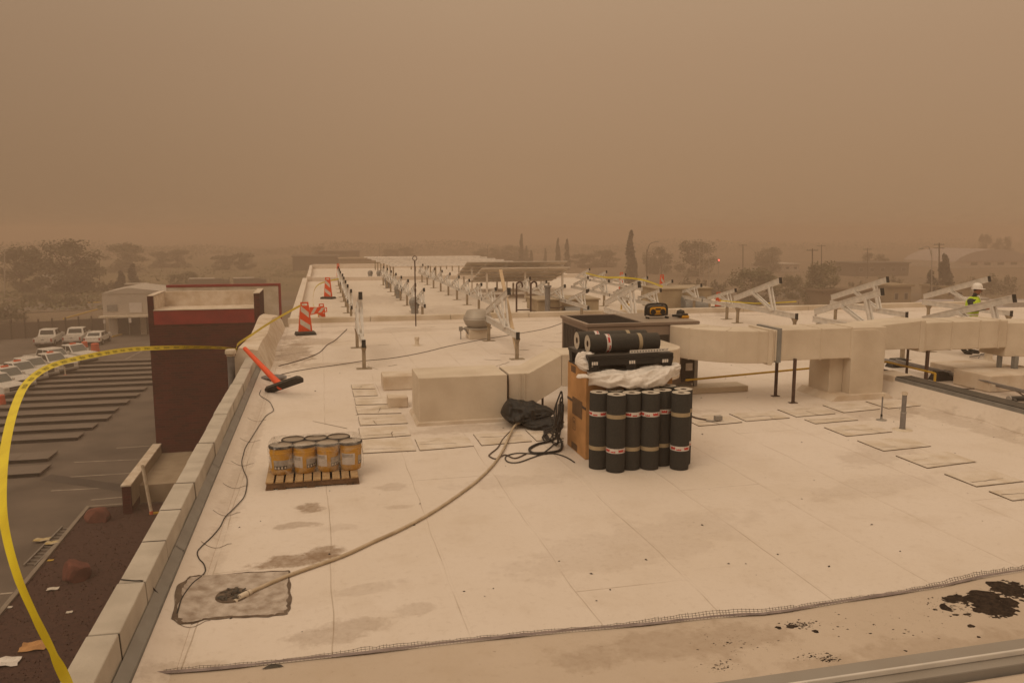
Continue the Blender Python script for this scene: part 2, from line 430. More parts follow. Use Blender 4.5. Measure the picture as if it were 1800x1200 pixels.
def dup(o, loc=None, rz=None, label=None, parent=None, scale=None):
    c = o.copy(); col.objects.link(c)
    if parent is not None: c.parent = parent
    if loc is not None: c.location = loc
    if rz is not None: c.rotation_euler = (0, 0, rz)
    if scale is not None: c.scale = scale
    if label: c['label'] = label
    for ch in list(o.children): dup(ch, parent=c)
    return c
def part_copy(o, parent, off):                      # another piece that shares its mesh
    c = o.copy(); col.objects.link(c); c.parent = parent; c.location = o.location + Vector(off)
    return c
def struct(name, mb, m, parent=None, **k):
    o = mb.build(name, m, parent, **k); o['kind'] = 'structure'; return o
def smooth_path(pts, n=6):
    pts = [Vector(p) for p in pts]; out = []
    for i in range(len(pts) - 1):
        p0, p1, p2, p3 = pts[max(i - 1, 0)], pts[i], pts[i + 1], pts[min(i + 2, len(pts) - 1)]
        for k in range(n):
            t = k / n
            out.append(.5 * ((2 * p1) + (p2 - p0) * t + (2 * p0 - 5 * p1 + 4 * p2 - p3) * t * t + (3 * p1 - p0 - 3 * p2 + p3) * t ** 3))
    return out + [pts[-1]]
ORD = ['first', 'second', 'third', 'fourth', 'fifth', 'sixth', 'seventh', 'eighth', 'ninth', 'tenth', 'eleventh', 'twelfth', 'thirteenth', 'fourteenth', 'fifteenth', 'sixteenth', 'seventeenth', 'eighteenth', 'nineteenth', 'twentieth']
HAZE_D, HAZE_C = 0.0034, (.705, .56, .445)
# ================================================================== THE SETTING
GZ = -10.0
struct('ground', MB().box(-2500, 2500, -300, 3500, GZ - .5, GZ), 'dirt')
struct('parking_lot', MB().sheet([(-62, 8), (-1, 8), (-1, 112), (-62, 112)], GZ + .004), 'asphalt', base=(0, 0, GZ))
struct('street', MB().sheet([(-140, 150), (120, 138), (120, 150), (-140, 163)], GZ + .008), 'road_grey', base=(0, 0, GZ))
struct('grass_field', MB().sheet([(-260, 190), (40, 175), (60, 420), (-300, 420)], GZ + .012), 'field', base=(0, 0, GZ))
struct('gravel_bed', MB().box(-10.95, -1.75, 12, 39.9, GZ + .002, GZ + .05), 'gravel', base=(-6, 26, GZ))
gr = MB(); rg = random.Random(31)
for _ in range(9000):
    x, y, s = rg.uniform(-10.9, -1.9), 13 + 26.8 * rg.random(), rg.uniform(.02, .06)
    p = [Vector((x + s * rg.uniform(-1, 1), y + s * rg.uniform(-1, 1), GZ + .045)) for _ in range(3)]
    gr.add(p + [Vector((x, y, GZ + .06 + s * rg.uniform(.2, .9)))], [(0, 1, 3), (1, 2, 3), (2, 0, 3)])
g_ = gr.build('gravel', 'gravel', base=(-6, 26, GZ)); tag(g_, 'dark red gravel stones filling the bed by the kerb', 'gravel', kind='stuff')
k = MB()
k.box(-11.13, -10.95, 12, 40.08, GZ, GZ + .13); k.box(-10.95, -8.9, 39.9, 40.08, GZ, GZ + .13)
struct('kerb', k, 'kerb', base=(-11, 26, GZ), bevel=.02)
k = MB()
cz = lambda x: .08 if x < -1.305 else max(0.0, .081 - (x + 1.305) * .315) if x < -1.05 else 0.0   # height of the cant strip at the roof's left edge
for p, q in (((205, 787), (268, 783)), ((130, 812), (268, 806)), ((118, 838), (262, 829)), ((90, 862), (262, 853)), ((160, 878), (238, 871)), ((0, 1043), (22, 1041)), ((150, 668), (258, 612))):
    a, b = at(*p, GZ + .012), at(*q, GZ + .012); d = (b - a).normalized() ; nn = Vector((-d.y, d.x, 0)) * .055
    k.sheet([a - nn, b - nn, b + nn, a + nn])
struct('parking_stripes', k, 'line_white', base=(0, 0, GZ))
a, b, c, d = [at(x, y, GZ + .016) for x, y in ((90, 833), (268, 858), (268, 871), (70, 843))]
struct('asphalt_patch', MB().sheet([a, b, c, d]), 'asphalt_dark', base=(0, 0, GZ))
k = MB()
for p, q in (((112, 561), (176, 543)), ((196, 593), (228, 585)), ((130, 533), (176, 532))):
    a, b = at(*p, GZ), at(*q, GZ); k.beam(a + Vector((0, 0, .08)), b + Vector((0, 0, .08)), .25, .16)
struct('painted_kerb', k, 'line_yellow', base=(0, 0, GZ))
k = MB()
k.beam(at(0, 552, GZ + .1), at(175, 543, GZ + .1), .4, .2); k.beam(at(0, 527, GZ + .1), at(170, 520, GZ + .1), .4, .2)
struct('median_kerb', k, 'kerb', base=(0, 0, GZ))

# ------------------------------------------------------------------ the two roofs
rf = MB().box(-1.31, 42, 1.9, 26.2, -.35, 0)
near_roof = struct('roof_deck', rf, 'membrane', base=(0, 10, 0))
k = MB().box(-1.6, 42, 2.3, 26.3, GZ, -.36)
w = k.build('wall', 'brick', near_roof); w['kind'] = 'structure'
far = MB().box(-.75, 17.2, 26.5, 66, -.35, 0)
far_roof = struct('far_roof_deck', far, 'membrane_far', base=(8, 46, 0))
k = MB().box(-1.0, 17.4, 26.52, 66.2, GZ, -.36)
w = k.build('wall', 'cream_wall', far_roof); w['kind'] = 'structure'

# left parapet: coping blocks, flashing, cant strip
par = thing('parapet', (-1.5, 11, 0), 'low parapet of grey concrete coping blocks along the left roof edge', 'parapet')
ys = [4.0, 4.78, 5.57, 6.4, 7.27, 8.09, 8.95, 9.75, 10.63, 11.43]
while ys[-1] < 17.6: ys.append(ys[-1] + .83)
for i in range(len(ys) - 1):
    y0, y1 = ys[i] + .010, ys[i + 1] - .010
    dz, dx = rnd.uniform(-.008, .008), rnd.uniform(-.008, .008)
    MB().prism([(-1.6 + dx, .08), (-1.385 + dx, .08), (-1.40 + dx, .345 + dz), (-1.60 + dx, .35 + dz)], y0, y1, axis='y').build('coping_block', 'coping_concrete', par, bevel=.009)
for i in range(1, len(ys) - 1):
    MB().prism([(-1.595, .081), (-1.392, .081), (-1.406, .336), (-1.594, .34)], ys[i] - .0095, ys[i] + .0095, axis='y').build('joint_fill', 'mud_dark', par)  # dark mortar fill, coloured so the gaps between blocks read dark
MB().box(-1.62, -1.41, 4.0, 17.7, -.36, .075).build('masonry_core', 'brick', par)
fy = [4.0, 5.2, 7.55, 10.25, 13.0, 15.6, 17.7]
for i in range(len(fy) - 1):
    MB().prism([(-1.384, .10), (-1.384, .17), (-1.318, .112), (-1.310, .112), (-1.307, .03), (-1.33, .03)], fy[i] + .002, fy[i + 1] + .03, axis='y').build('flashing', 'galvanised', par)
MB().prism([(-1.32, -.02), (-1.305, .08), (-1.07, .006), (-1.05, -.02)], 4.0, 17.9, axis='y').build('cant_strip', 'membrane', par)
# membrane-covered stretch of parapet
cv = MB(); N = 14
prof = lambda t, j: [(-1.15 + .03 * math.sin(9 * t), 0), (-1.25 + .03 * math.sin(13 * t + 1), .25), (-1.36 + .02 * math.sin(7 * t), .50 + .05 * math.sin(11 * t) - .25 * max(0, t - .75)),
                     (-1.75 + .03 * math.sin(5 * t), .53 + .04 * math.sin(8 * t + 2) - .25 * max(0, t - .75)), (-1.86, .28), (-1.88, -.3)]
vs = []
for i in range(N + 1):
    t = i / N
    vs += [(x, 17.75 + t * 8.4, z) for x, z in prof(t, i)]
fs = [(i * 6 + j, i * 6 + j + 1, (i + 1) * 6 + j + 1, (i + 1) * 6 + j) for i in range(N) for j in range(5)] + [(0, 1, 2, 3, 4, 5), tuple(N * 6 + j for j in range(6))]
cv.add(vs, fs)
tag(cv.build('parapet_wall', 'cover', smooth=True, base=(-1.5, 22, 0)), 'lumpy membrane covered parapet stretch behind the fallen orange post', 'parapet')
# cross wall between the roofs, built of capped lengths
cw = thing('parapet_wall', (8, 26.35, 0), 'long low pale parapet crossing between the near roof and the far roof', 'parapet')
xs = [-1.05, 1.55, 4.2, 6.9, 9.6, 12.3, 15.0, 17.7, 20.4, 23.1, 25.8]
for i in range(len(xs) - 1):
    MB().box(xs[i] + .006, xs[i + 1] - .006, 26.2, 26.5, -.3, .27 + rnd.uniform(-.004, .004)).build('wall_length', 'cream_wall', cw, bevel=.015)
MB().prism([(26.199, .0), (26.199, .1), (26.02, .004)], -1.0, 25.8, axis='x').build('cant_strip', 'membrane', cw)
# far roof edges
fp = thing('parapet_wall', (-.9, 46, 0), 'low white parapet along the left edge of the far roof', 'parapet')
MB().box(-1.02, -.74, 26.52, 49.6, -.4, .22).build('wall_length', 'membrane_far', fp, bevel=.02)
MB().box(-.78, -.56, 49.62, 66.2, -.4, .30).build('wall_length', 'membrane_far', fp, bevel=.02)
fp2 = thing('parapet_wall', (8, 50, 0), 'low white parapet crossing the far roof beyond the striped posts', 'parapet')
MB().box(-.72, 17.2, 49.7, 50.0, -.1, .24).build('wall_length', 'membrane_far', fp2, bevel=.02)
MB().box(-.55, 17.4, 66.0, 66.3, -.4, .35).build('wall_length', 'membrane_far', fp2, bevel=.02)

# the strip of base coat in front, its torn edge and wire lath
ln0, ln1 = at(190, 1196), at(1800, 1003)
LATH = [(190, 1195), (420, 1172), (650, 1147), (890, 1120), (1080, 1103), (1250, 1086), (1370, 1076), (1500, 1055), (1650, 1032), (1700, 1020), (1800, 1003)]
lp = [at(x, y, .014) for x, y in LATH]
lp = [lp[0] + Vector((-.0, .02, 0))] + lp[1:] + [Vector((9.5, 5.62, .014)), Vector((14, 5.6, .014))]
base_poly = [(p.x, p.y) for p in lp] + [(14, 1.9), (-1.2, 1.9)]
struct('base_coat_strip', MB().prism(base_poly, .001, .013), 'base_coat', base=(5, 4, 0))
path = smooth_path(lp, 8)
lath = thing('wire_lath', tuple(lp[5]), 'strip of rusty wire lath and torn felt curling up across the foreground roof', 'wire lath')
r1 = random.Random(3)
wv, hv = MB(), MB()
L = 0; prev = path[0]; tops = [[], [], []]; k = 0
for p in path[1:]:
    d = p - prev; n = max(1, int(d.length / .024))
    for j in range(n):
        q = prev + d * (j / n); k += 1
        lean = .012 + .02 * (.5 + .5 * math.sin(q.x * 5.1)) + r1.uniform(-.006, .006)
        h = (.022 + .03 * (.5 + .5 * math.sin(q.x * 2.3 + 1)) * min(1, max(.15, (q.x + 1.5) / 4))) * r1.uniform(.75, 1.1)
        wv.beam(q, q + Vector((r1.uniform(-.004, .004), lean, h)), .0028, .0028)
        for m_ in range(3): tops[m_].append(q + Vector((0, lean, h)) * (.3 + .3 * m_))
    prev = p
for t_ in tops: hv.tube(t_[::2], .0018, 4)
tag(wv.build('wire', 'wire', lath), kind='stuff'); hv.build('long_wire', 'wire', lath)
fsx = MB(); vs = []
for i, p in enumerate(path):
    wdt = .013 + .008 * math.sin(p.x * 6) + r1.uniform(0, .006)
    vs += [p + Vector((0, -wdt, .012)), p + Vector((0, -wdt * .4, .022 + r1.uniform(0, .008))), p + Vector((0, .012, .004))]
fsx.add(vs, [(i * 3 + j, i * 3 + j + 1, i * 3 + 4 + j, i * 3 + 3 + j) for i in range(len(path) - 1) for j in range(2)])
fsx.build('felt_strip', 'felt_strip', lath)
c0 = at(478, 1172, .02)
MB().add([c0 + Vector((-.07, -.008, 0)), c0 + Vector((.08, -.009, 0)), c0 + Vector((.06, .006, .01)), c0 + Vector((.0, .016, .018)), c0 + Vector((-.04, .008, .008))], [(0, 1, 2, 3, 4)]).build('torn_flap', 'black_rubber', lath)

# upper roof's own parapet with its metal coping (bottom right corner)
up = thing('metal_coping', (3, 1.5, 1.9), 'brushed metal coping with a raised seam in the bottom right foreground', 'coping')
MB().box(-3, 9, 1.632, 1.742, 1.86, 1.895).build('coping_plate', 'grey_metal', up, bevel=.004)
MB().box(-3, 9, 1.664, 1.672, 1.8955, 1.912).build('raised_seam', 'aluminium', up, bevel=.003)
MB().box(-3, 9, .4, 1.63, 1.3, 1.875).build('cap_membrane', 'base_coat', up, bevel=.02)
MB().box(-3, 9, .4, 1.735, -.3, 1.298).build('wall', 'cream_wall', up)

# ------------------------------------------------------------------ walk pads
pads = []
def pad(bl, br, top_y):
    a, b = at(*bl), at(*br)
    Y1 = at(bl[0] - (bl[1] - top_y) * .12, top_y).y
    if Y1 - a.y < .25: Y1 = a.y + .3
    o = MB().add([(a.x, a.y, .001), (b.x, b.y, .001), (b.x, Y1, .001), (a.x, Y1, .001), (a.x, a.y, .010), (b.x, b.y, .010), (b.x, Y1, .012), (a.x, Y1, .012)],
                 [(4, 5, 6, 7)], 0).add([], []) 
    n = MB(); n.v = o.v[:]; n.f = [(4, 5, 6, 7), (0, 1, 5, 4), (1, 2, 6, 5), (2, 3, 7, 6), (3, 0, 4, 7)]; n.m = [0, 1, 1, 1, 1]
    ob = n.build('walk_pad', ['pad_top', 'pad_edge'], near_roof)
    e = MB()                                     # cracked tar line round the pad and across it
    r = random.Random(int(a.x * 100 + a.y * 37))
    def crack(p, q, wd, j=.012):
        n_ = max(3, int((Vector(q) - Vector(p)).length / .09)); P = []
        for i in range(n_ + 1):
            t = i / n_; P.append(Vector(p).lerp(Vector(q), t) + Vector((r.uniform(-j, j), r.uniform(-j, j), 0)))
        d = (P[-1] - P[0]).normalized(); nn = Vector((-d.y, d.x, 0))
        vs_ = []
        for i, x in enumerate(P):
            w_ = wd * r.uniform(.35, 1.3); vs_ += [x - nn * w_, x + nn * w_]
        e.add(vs_, [(2 * i, 2 * i + 1, 2 * i + 3, 2 * i + 2) for i in range(n_)])
    crack((a.x, a.y + .004, .0118), (b.x, b.y + .004, .0118), .004, .007); crack((a.x + .003, a.y, .0122), (a.x + .003, Y1, .0138), .003, .005)
    for _ in range(2):
        t = r.uniform(.2, .85); crack((a.x + .05, a.y + (Y1 - a.y) * t, .0140), (a.x + (b.x - a.x) * r.uniform(.35, .98), a.y + (Y1 - a.y) * (t + r.uniform(-.12, .12)), .0140), .0032, .02)
    if r.random() < .6:
        t = r.uniform(.3, .8); X = a.x + (b.x - a.x) * t; crack((X, a.y + .02, .0140), (X + r.uniform(-.1, .1), a.y + (Y1 - a.y) * r.uniform(.3, .7), .0140), .0045)
    e.build('crack', 'pad_edge', ob)
S = lambda x, y: (600 + x / 4.5, 600 + y / 4.5)
for bl, br, t in (((85, 380), (270, 378), 345), ((97, 438), (290, 430), 390), ((115, 505), (370, 498), 450), ((125, 578), (475, 570), 515), ((148, 668), (525, 650), 600), ((153, 775), (550, 745), 690), ((170, 888), (592, 866), 785),
                  ((622, 866), (1048, 830), 775), ((1110, 826), (1508, 793), 735), ((1545, 790), (1760, 770), 700)):
    pad(S(*bl), S(*br), S(0, t)[1])
S3 = lambda x, y: (1200 + x / 3, 640 + y / 3)
for tl, bl, br in (((40, 270), (85, 328), (315, 308)), ((235, 258), (335, 303), (565, 285)), ((475, 235), (600, 280), (805, 262)), ((705, 212), (850, 257), (1040, 238)),
                   ((930, 192), (1085, 236), (1270, 218)), ((1150, 172), (1290, 216), (1390, 208)), ((637, 290), (700, 316), (925, 296)), ((720, 328), (865, 382), (1105, 358)),
                   ((897, 396), (1060, 460), (1310, 434)), ((1098, 473), (1290, 550), (1545, 516)), ((1325, 568), (1550, 648), (1800, 620)), ((1590, 662), (1740, 722), (1960, 700))):
    pad(S3(*bl), S3(*br), S3(*tl)[1])
# stray hairline cracks on the roof between the exhaust fan and the brown unit
e = MB(); r = random.Random(5)
S5 = lambda x, y: (640 + x / 4.5, 430 + y / 4.5)
for p, q in (((1310, 795), (1420, 800)), ((1410, 765), (1590, 768)), ((1370, 612), (1580, 697)), ((1500, 732), (1600, 735)), ((1080, 862), (1230, 868)), ((945, 906), (1090, 915)), ((1045, 960), (1150, 928)), ((1170, 955), (1290, 1030)), ((1470, 795), (1590, 840)), ((1210, 835), (1310, 830)),
             ((140, 665), (410, 655)), ((460, 655), (560, 648)), ((0, 700), (50, 698)), ((110, 795), (200, 790)), ((190, 960), (260, 950)), ((20, 960), (110, 985)), ((1520, 705), (1600, 690))):
    a, b = at(*S5(*p), .003), at(*S5(*q), .003); n_ = 8; P = [a.lerp(b, i / n_) + Vector((0, r.uniform(-.03, .03), 0)) for i in range(n_ + 1)]
    vs = []
    for x in P: w_ = r.uniform(.008, .022); vs += [x - Vector((0, w_, 0)), x + Vector((0, w_, 0))]
    e.add(vs, [(2 * i, 2 * i + 1, 2 * i + 3, 2 * i + 2) for i in range(n_)])
for p, q in (((60, 690), (140, 680)), ((150, 800), (210, 815)), ((225, 790), (300, 770)), ((80, 650), (130, 640))):
    a, b = at(400 + p[0], p[1] - 60, .003), at(400 + q[0], q[1] - 62, .003)
    e.sheet([a, b, b + Vector((0, .03, 0)), a + Vector((0, .015, 0))])
e.build('crack', 'pad_edge', near_roof)
# round lap marks of the cant strip
for y in (6.3, 7.05, 7.9, 8.8, 9.75, 10.7, 11.9, 13.2):
    pts = [Vector((-1.21 + .28 * t, y - .10 * math.sin(math.pi * min(1, t * 1.15)) + .02, cz(-1.21 + .28 * t) + .004)) for t in [i / 8 for i in range(9)]]
    MB().tube(pts, .0022, 5).build('lap_edge', 'mud', par)

# ------------------------------------------------------------------ torn patch with the drain and its suction hose
pp = [(312, 1030), (335, 1013), (352, 1011), (430, 1006), (508, 1003), (509, 1030), (511, 1060), (505, 1078), (470, 1083), (420, 1084), (360, 1088), (318, 1096), (304, 1086)]
q = []
for x, y in pp:
    p = at(x, y, .003)
    for _ in range(3): p = at(x, y, cz(p.x) + .004)
    q.append(p)
patch = thing('drain_patch', tuple(at(410, 1048)), 'square of bare scraped roof with muddy edges round the drain', 'roof patch')
k = MB(); nx_, ny_ = 26, 16; xa_, xb_ = min(p.x for p in q), max(p.x for p in q)
def _in(x, y):
    c_ = False
    for i in range(len(q)):
        a_, b_ = q[i], q[(i + 1) % len(q)]
        if (a_.y > y) != (b_.y > y) and x < (b_.x - a_.x) * (y - a_.y) / (b_.y - a_.y) + a_.x: c_ = not c_
    return c_
cut = sorted(set([xa_, xb_] + [-1.21, -1.1, -.99]))
fan = sum(q, Vector()) / len(q)
for i in range(len(q)):
    a_, b_ = q[i], q[(i + 1) % len(q)]; n2 = 8; rows_ = []
    for j in range(n2 + 1):
        t = j / n2; A_, B_ = a_.lerp(fan, t), b_.lerp(fan, t); rows_ += [Vector((v.x, v.y, cz(v.x) + .006)) for v in (A_, B_)]
    k.add(rows_, [(2 * j, 2 * j + 1, 2 * j + 3, 2 * j + 2) for j in range(n2)])
k.build('bare_layer', 'patch', patch)
ed = MB(); r = random.Random(11)
wid = [.035, .010, .006, .006, .008, .018, .026, .034, .026, .022, .024, .04, .04]
ring = []
for i in range(len(q)):
    a, b = q[i], q[(i + 1) % len(q)]
    for t in (0, .1, .2, .3, .4, .5, .6, .7, .8, .9):
        ring.append((a.lerp(b, t), wid[i] * (1 - t) + wid[(i + 1) % len(q)] * t))
ctr = sum((x[0] for x in ring), Vector()) / len(ring); vs = []
for i_, (p, w_) in enumerate(ring):
    d = (ctr - p).normalized(); w2 = w_ * (1 + .35 * math.sin(i_ * .55) + .25 * math.sin(i_ * 1.3 + 1) + r.uniform(-.12, .12))
    for v_, h_ in ((p - d * .008 * (1 + .8 * math.sin(i_ * .8)), .004), (p + d * w2 * .5, .010 + r.uniform(0, .006)), (p + d * w2, .0075)): vs.append(Vector((v_.x, v_.y, cz(v_.x) + h_)))
n_ = len(ring)
ed.add(vs, [(i * 3 + j, i * 3 + j + 1, ((i + 1) % n_) * 3 + j + 1, ((i + 1) % n_) * 3 + j) for i in range(n_) for j in range(2)])
ed.build('muddy_edge', 'mud', patch, smooth=True)
dr = thing('roof_drain', tuple(at(408, 1048)), 'dark open roof drain with leaves where the pale hose ends', 'drain')
dc = at(408, 1048)
MB().lathe([(.135, .007), (.13, .018), (.10, .014), (.0001, .010)], dc, 22, cap=False).build('drain_bowl', 'mud', dr, smooth=True)
lv = MB(); r = random.Random(4)
for i in range(70):
    a_, rr = r.uniform(0, 6.28), .115 * math.sqrt(r.random()); p = dc + Vector((rr * math.cos(a_), rr * math.sin(a_), .016 + r.uniform(0, .02)))
    s = r.uniform(.008, .02); t = r.uniform(0, 3); u = Vector((math.cos(t), math.sin(t), r.uniform(-.5, .5))) * s; v = Vector((-math.sin(t), math.cos(t), r.uniform(-.5, .5))) * s * .5
    lv.add([p - u - v, p + u - v, p + u + v, p - u + v], [(0, 1, 2, 3)])
tag(lv.build('debris', 'black_rubber', dr), kind='stuff')
hp = [at(x, y, .055) for x, y in ((424, 1041), (438, 1034), (510, 1003), (600, 971), (655, 946), (700, 926), (750, 900), (800, 868), (845, 834), (878, 797), (902, 752))] + [at(914, 742, .1)]
hose = thing('hose', tuple(at(655, 946)), 'long pale flexible hose running from the drain to the black tarp', 'hose')
hp2 = [Vector((p.x, p.y, .02)) if i < 10 else p for i, p in enumerate(hp)]
MB().tube(smooth_path(hp2, 8), .017, 10).build('hose_body', 'hose', hose, smooth=True)
a, b = hp2[0], hp2[1]; d = (b - a).normalized()
MB().tube([a - d * .02, a + d * .06], .027, 12).build('coupling', 'pvc_white', hose, smooth=True)
MB().tube([a + d * .07, a + d * .1], .025, 12).build('coupling', 'pvc_white', hose, smooth=True)
MB().tube([a - d * .015 + Vector((0, 0, -.01)), a - d * .07 + Vector((0, 0, -.02))], .025, 12).build('elbow', 'pvc_white', hose, smooth=True)

# ------------------------------------------------------------------ cables on the roof
def cable(name, px, r_, m, label, z=.012, n=7):
    pts = []
    for p in px:
        if len(p) == 3: pts.append(at(*p)); continue
        v = at(*p, z)
        for _ in range(3): v = at(*p, max(z, cz(v.x) + r_)) if v.y < 18 else v
        pts.append(v)
    o = MB().tube(smooth_path(pts, n), r_, 6).build(name, m, smooth=True)
    return tag(o, label, 'cable')
cable('cable', [(213, 1018, .36), (235, 1020, .36), (253, 1021, .33), (268, 1032, .2), (285, 1052, .1), (298, 1070, .02), (310, 1078), (320, 1050), (338, 1025), (354, 1012), (361, 1002), (358, 990), (350, 981), (347, 970), (354, 960), (373, 942), (387, 925), (396, 908), (412, 892), (428, 874), (433, 858), (434, 840), (428, 826), (425, 812), (428, 798), (432, 785), (444, 766), (457, 745), (468, 730), (480, 722), (479, 715), (473, 705), (460, 697), (456, 692), (459, 685)], .0055, 'cable_black', 'thin black cable wandering along the left parapet into the torn patch')
cable('cable', [(470, 664), (490, 659), (520, 652), (550, 647), (600, 640), (640, 634), (690, 629), (740, 620), (790, 608), (840, 598), (900, 588), (960, 577), (1000, 563)], .0075, 'cable_brown', 'thin brown cable crossing the roof from the fallen orange post')
cable('cable', [(490, 643), (530, 632), (560, 620), (575, 606), (590, 597), (610, 578)], .009, 'cable_brown', 'short faint cable curving up towards the leftmost rail frame')
cable('cable', [(905, 750), (885, 770), (875, 786), (862, 797), (860, 801), (872, 806), (888, 799), (905, 805), (925, 797)], .009, 'cable_brown', 'loose brown cord looping beside the pale hose below the tarp')
k = [(1010, 812), (995, 803), (975, 797), (955, 798), (935, 804), (912, 812), (895, 812), (888, 806), (892, 800), (910, 796), (935, 797), (950, 798), (965, 788), (975, 780), (990, 775)]
cable('cable', k, .008, 'cable_black', 'thin black cord trailing in flat loops before the cardboard carton')
coil = thing('cable_bundle', tuple(at(985, 790)), 'thick dark cable bundle hanging down the carton and coiled on the roof', 'cable')
r = random.Random(8)
for i in range(5):
    x0, Yb = 974 + i * 3.0 + r.uniform(-1, 1), 10.05 + .07 * ((i * 3) % 7)
    top = 688 + 9 * ((i * 2) % 5)
    pts = [atY(989, top + 14, Yb), atY(987 + i * .4, top, Yb), atY(983 + i * .5, top + 8, Yb), atY(x0 + 1, top + 34, Yb - .02), atY(x0 - 2 + r.uniform(-4, 4), 752, Yb - .05), at(x0 - 3 + r.uniform(-6, 6), 774 + 2 * i, .02)]
    pts += [at(x0 - 12 - 3 * i, 776 - 3 * i, .02), at(x0 - 20 - 2 * i, 768 - 4 * i, .03), at(x0 - 8, 760 - 3 * i, .06), at(x0 + 3, 764 - 3 * i, .05), atY(x0 + 4, 735, Yb), atY(x0 + 5, 710, Yb)]
    MB().tube(smooth_path(pts, 7), .0115, 6).build('strand', 'cable_black', coil, smooth=True)
pts = [at(x, y, .02) for x, y in ((984, 770), (988, 780), (985, 790), (972, 794), (950, 796), (935, 795), (931, 788), (945, 780), (962, 776), (975, 770), (980, 762), (966, 757), (950, 754), (946, 749), (955, 747), (975, 748))]
MB().tube(smooth_path(pts, 7), .018, 8).build('strand', 'cable_black', coil, smooth=True)

# ------------------------------------------------------------------ tar spill
tar = MB(); r = random.Random(2)
def blob(cx, cy, rx, ry, n=22, z=.0135, rag=.3):
    ph = [r.uniform(0, 6.28) for _ in range(4)]
    pts = []
    for k in range(n):
        a_ = 2 * math.pi * k / n
        s = 1 + rag * (.5 * math.sin(2 * a_ + ph[0]) + .4 * math.sin(3 * a_ + ph[1]) + .3 * math.sin(5 * a_ + ph[2])) + r.uniform(-.12, .12) * rag * 2
        pts.append(Vector((cx + rx * s * math.cos(a_), cy + ry * s * math.sin(a_), z)))
    h = min(rx, ry) * .12
    c = Vector((cx, cy, z + h)); inner = [p.lerp(c, .3) + Vector((0, 0, h * .7 + r.uniform(0, h * .3))) for p in pts]
    tar.add(pts + inner + [c], [(k, (k + 1) % n, n + (k + 1) % n, n + k) for k in range(n)] + [(n + k, n + (k + 1) % n, 2 * n) for k in range(n)])
def pxblob(x, y, w_, h_, **kw):
    w_ *= 1.1; h_ *= 1.25
    c = at(x, y); e_ = at(x + w_, y); f_ = at(x, y - h_)
    blob(c.x, c.y, abs(e_.x - c.x), abs(f_.y - c.y), **kw)
S6 = lambda x, y: (1200 + x / 3, 940 + y / 3)
for x, y, w_, h_ in ((1590, 345, 95, 42), (1700, 285, 70, 34), (1660, 400, 85, 36), (1745, 300, 45, 30), (1440, 342, 55, 16), (1560, 405, 28, 14), (1385, 390, 26, 18), (1520, 487, 18, 9), (1720, 360, 50, 22), (1790, 352, 10, 8), (575, 490, 26, 9), (505, 496, 16, 7), (700, 515, 18, 7), (1330, 400, 10, 5), (1440, 428, 16, 5), (1500, 425, 20, 6), (1560, 545, 10, 5), (1175, 618, 8, 4)):
    pxblob(*S6(x, y), w_ / 3, h_ / 3)
for (x, y, w_, h_) in ((1590, 345, 95, 42), (1700, 285, 70, 34), (1660, 400, 85, 36), (1745, 300, 45, 30), (1440, 342, 55, 16)):      # ragged crumbs round the main splash
    for _ in range(46):
        t = r.uniform(0, 6.28); q_ = r.uniform(.8, 1.35); s = r.uniform(3, 15) * (1.5 - q_ * .7)
        pxblob(*S6(x + w_ * q_ * math.cos(t), y + h_ * q_ * math.sin(t)), s / 3 * 1.5, s / 3 * .6, n=8, z=.0138, rag=.6)
for _ in range(620):
    cx, cy, sx_, sy_ = r.choice([(1480, 400, 130, 60), (1400, 370, 120, 50), (620, 480, 100, 20), (700, 650, 120, 26), (770, 665, 70, 16), (200, 700, 80, 30), (1100, 480, 400, 80), (300, 580, 260, 60), (620, 480, 70, 16)])
    x, y = r.gauss(cx, sx_ * .5), r.gauss(cy, sy_ * .5); s = r.uniform(.6, 1.5) if r.random() < .7 else r.uniform(1.5, 4)
    if not (0 < x < 1800 and 250 < y < 740) or y < 445 - x * .145 + 30: continue
    pxblob(*S6(x, y), s / 3 * 2.0, s / 3 * .75, n=6, rag=.6)
tag(tar.build('tar_spill', 'tar', base=tuple(at(1740, 1060))), 'black tar splashes spilt on the tan foreground strip at right', 'tar spill', kind='stuff')
tag(near_roof, kind='structure')

db = MB(); r = random.Random(77)
for _ in range(130):
    x, y = r.uniform(-1.0, 10), 5.9 + 12 * r.random() ** 1.3; s = r.uniform(.004, .012) if r.random() < .93 else r.uniform(.012, .018)
    a_ = r.uniform(0, 6.28); u = Vector((math.cos(a_), math.sin(a_), 0)) * s * r.uniform(1, 2); v = Vector((-math.sin(a_), math.cos(a_), 0)) * s
    c = Vector((x, y, .002)); t_ = c + Vector((0, 0, s * .8))
    db.add([c - u, c - v, c + u, c + v, t_], [(0, 1, 4), (1, 2, 4), (2, 3, 4), (3, 0, 4)])
tag(db.build('roof_grit', 'mud_dark', base=(4, 10, 0)), 'small dark grit and scraps scattered over the pale roof', 'grit', kind='stuff')

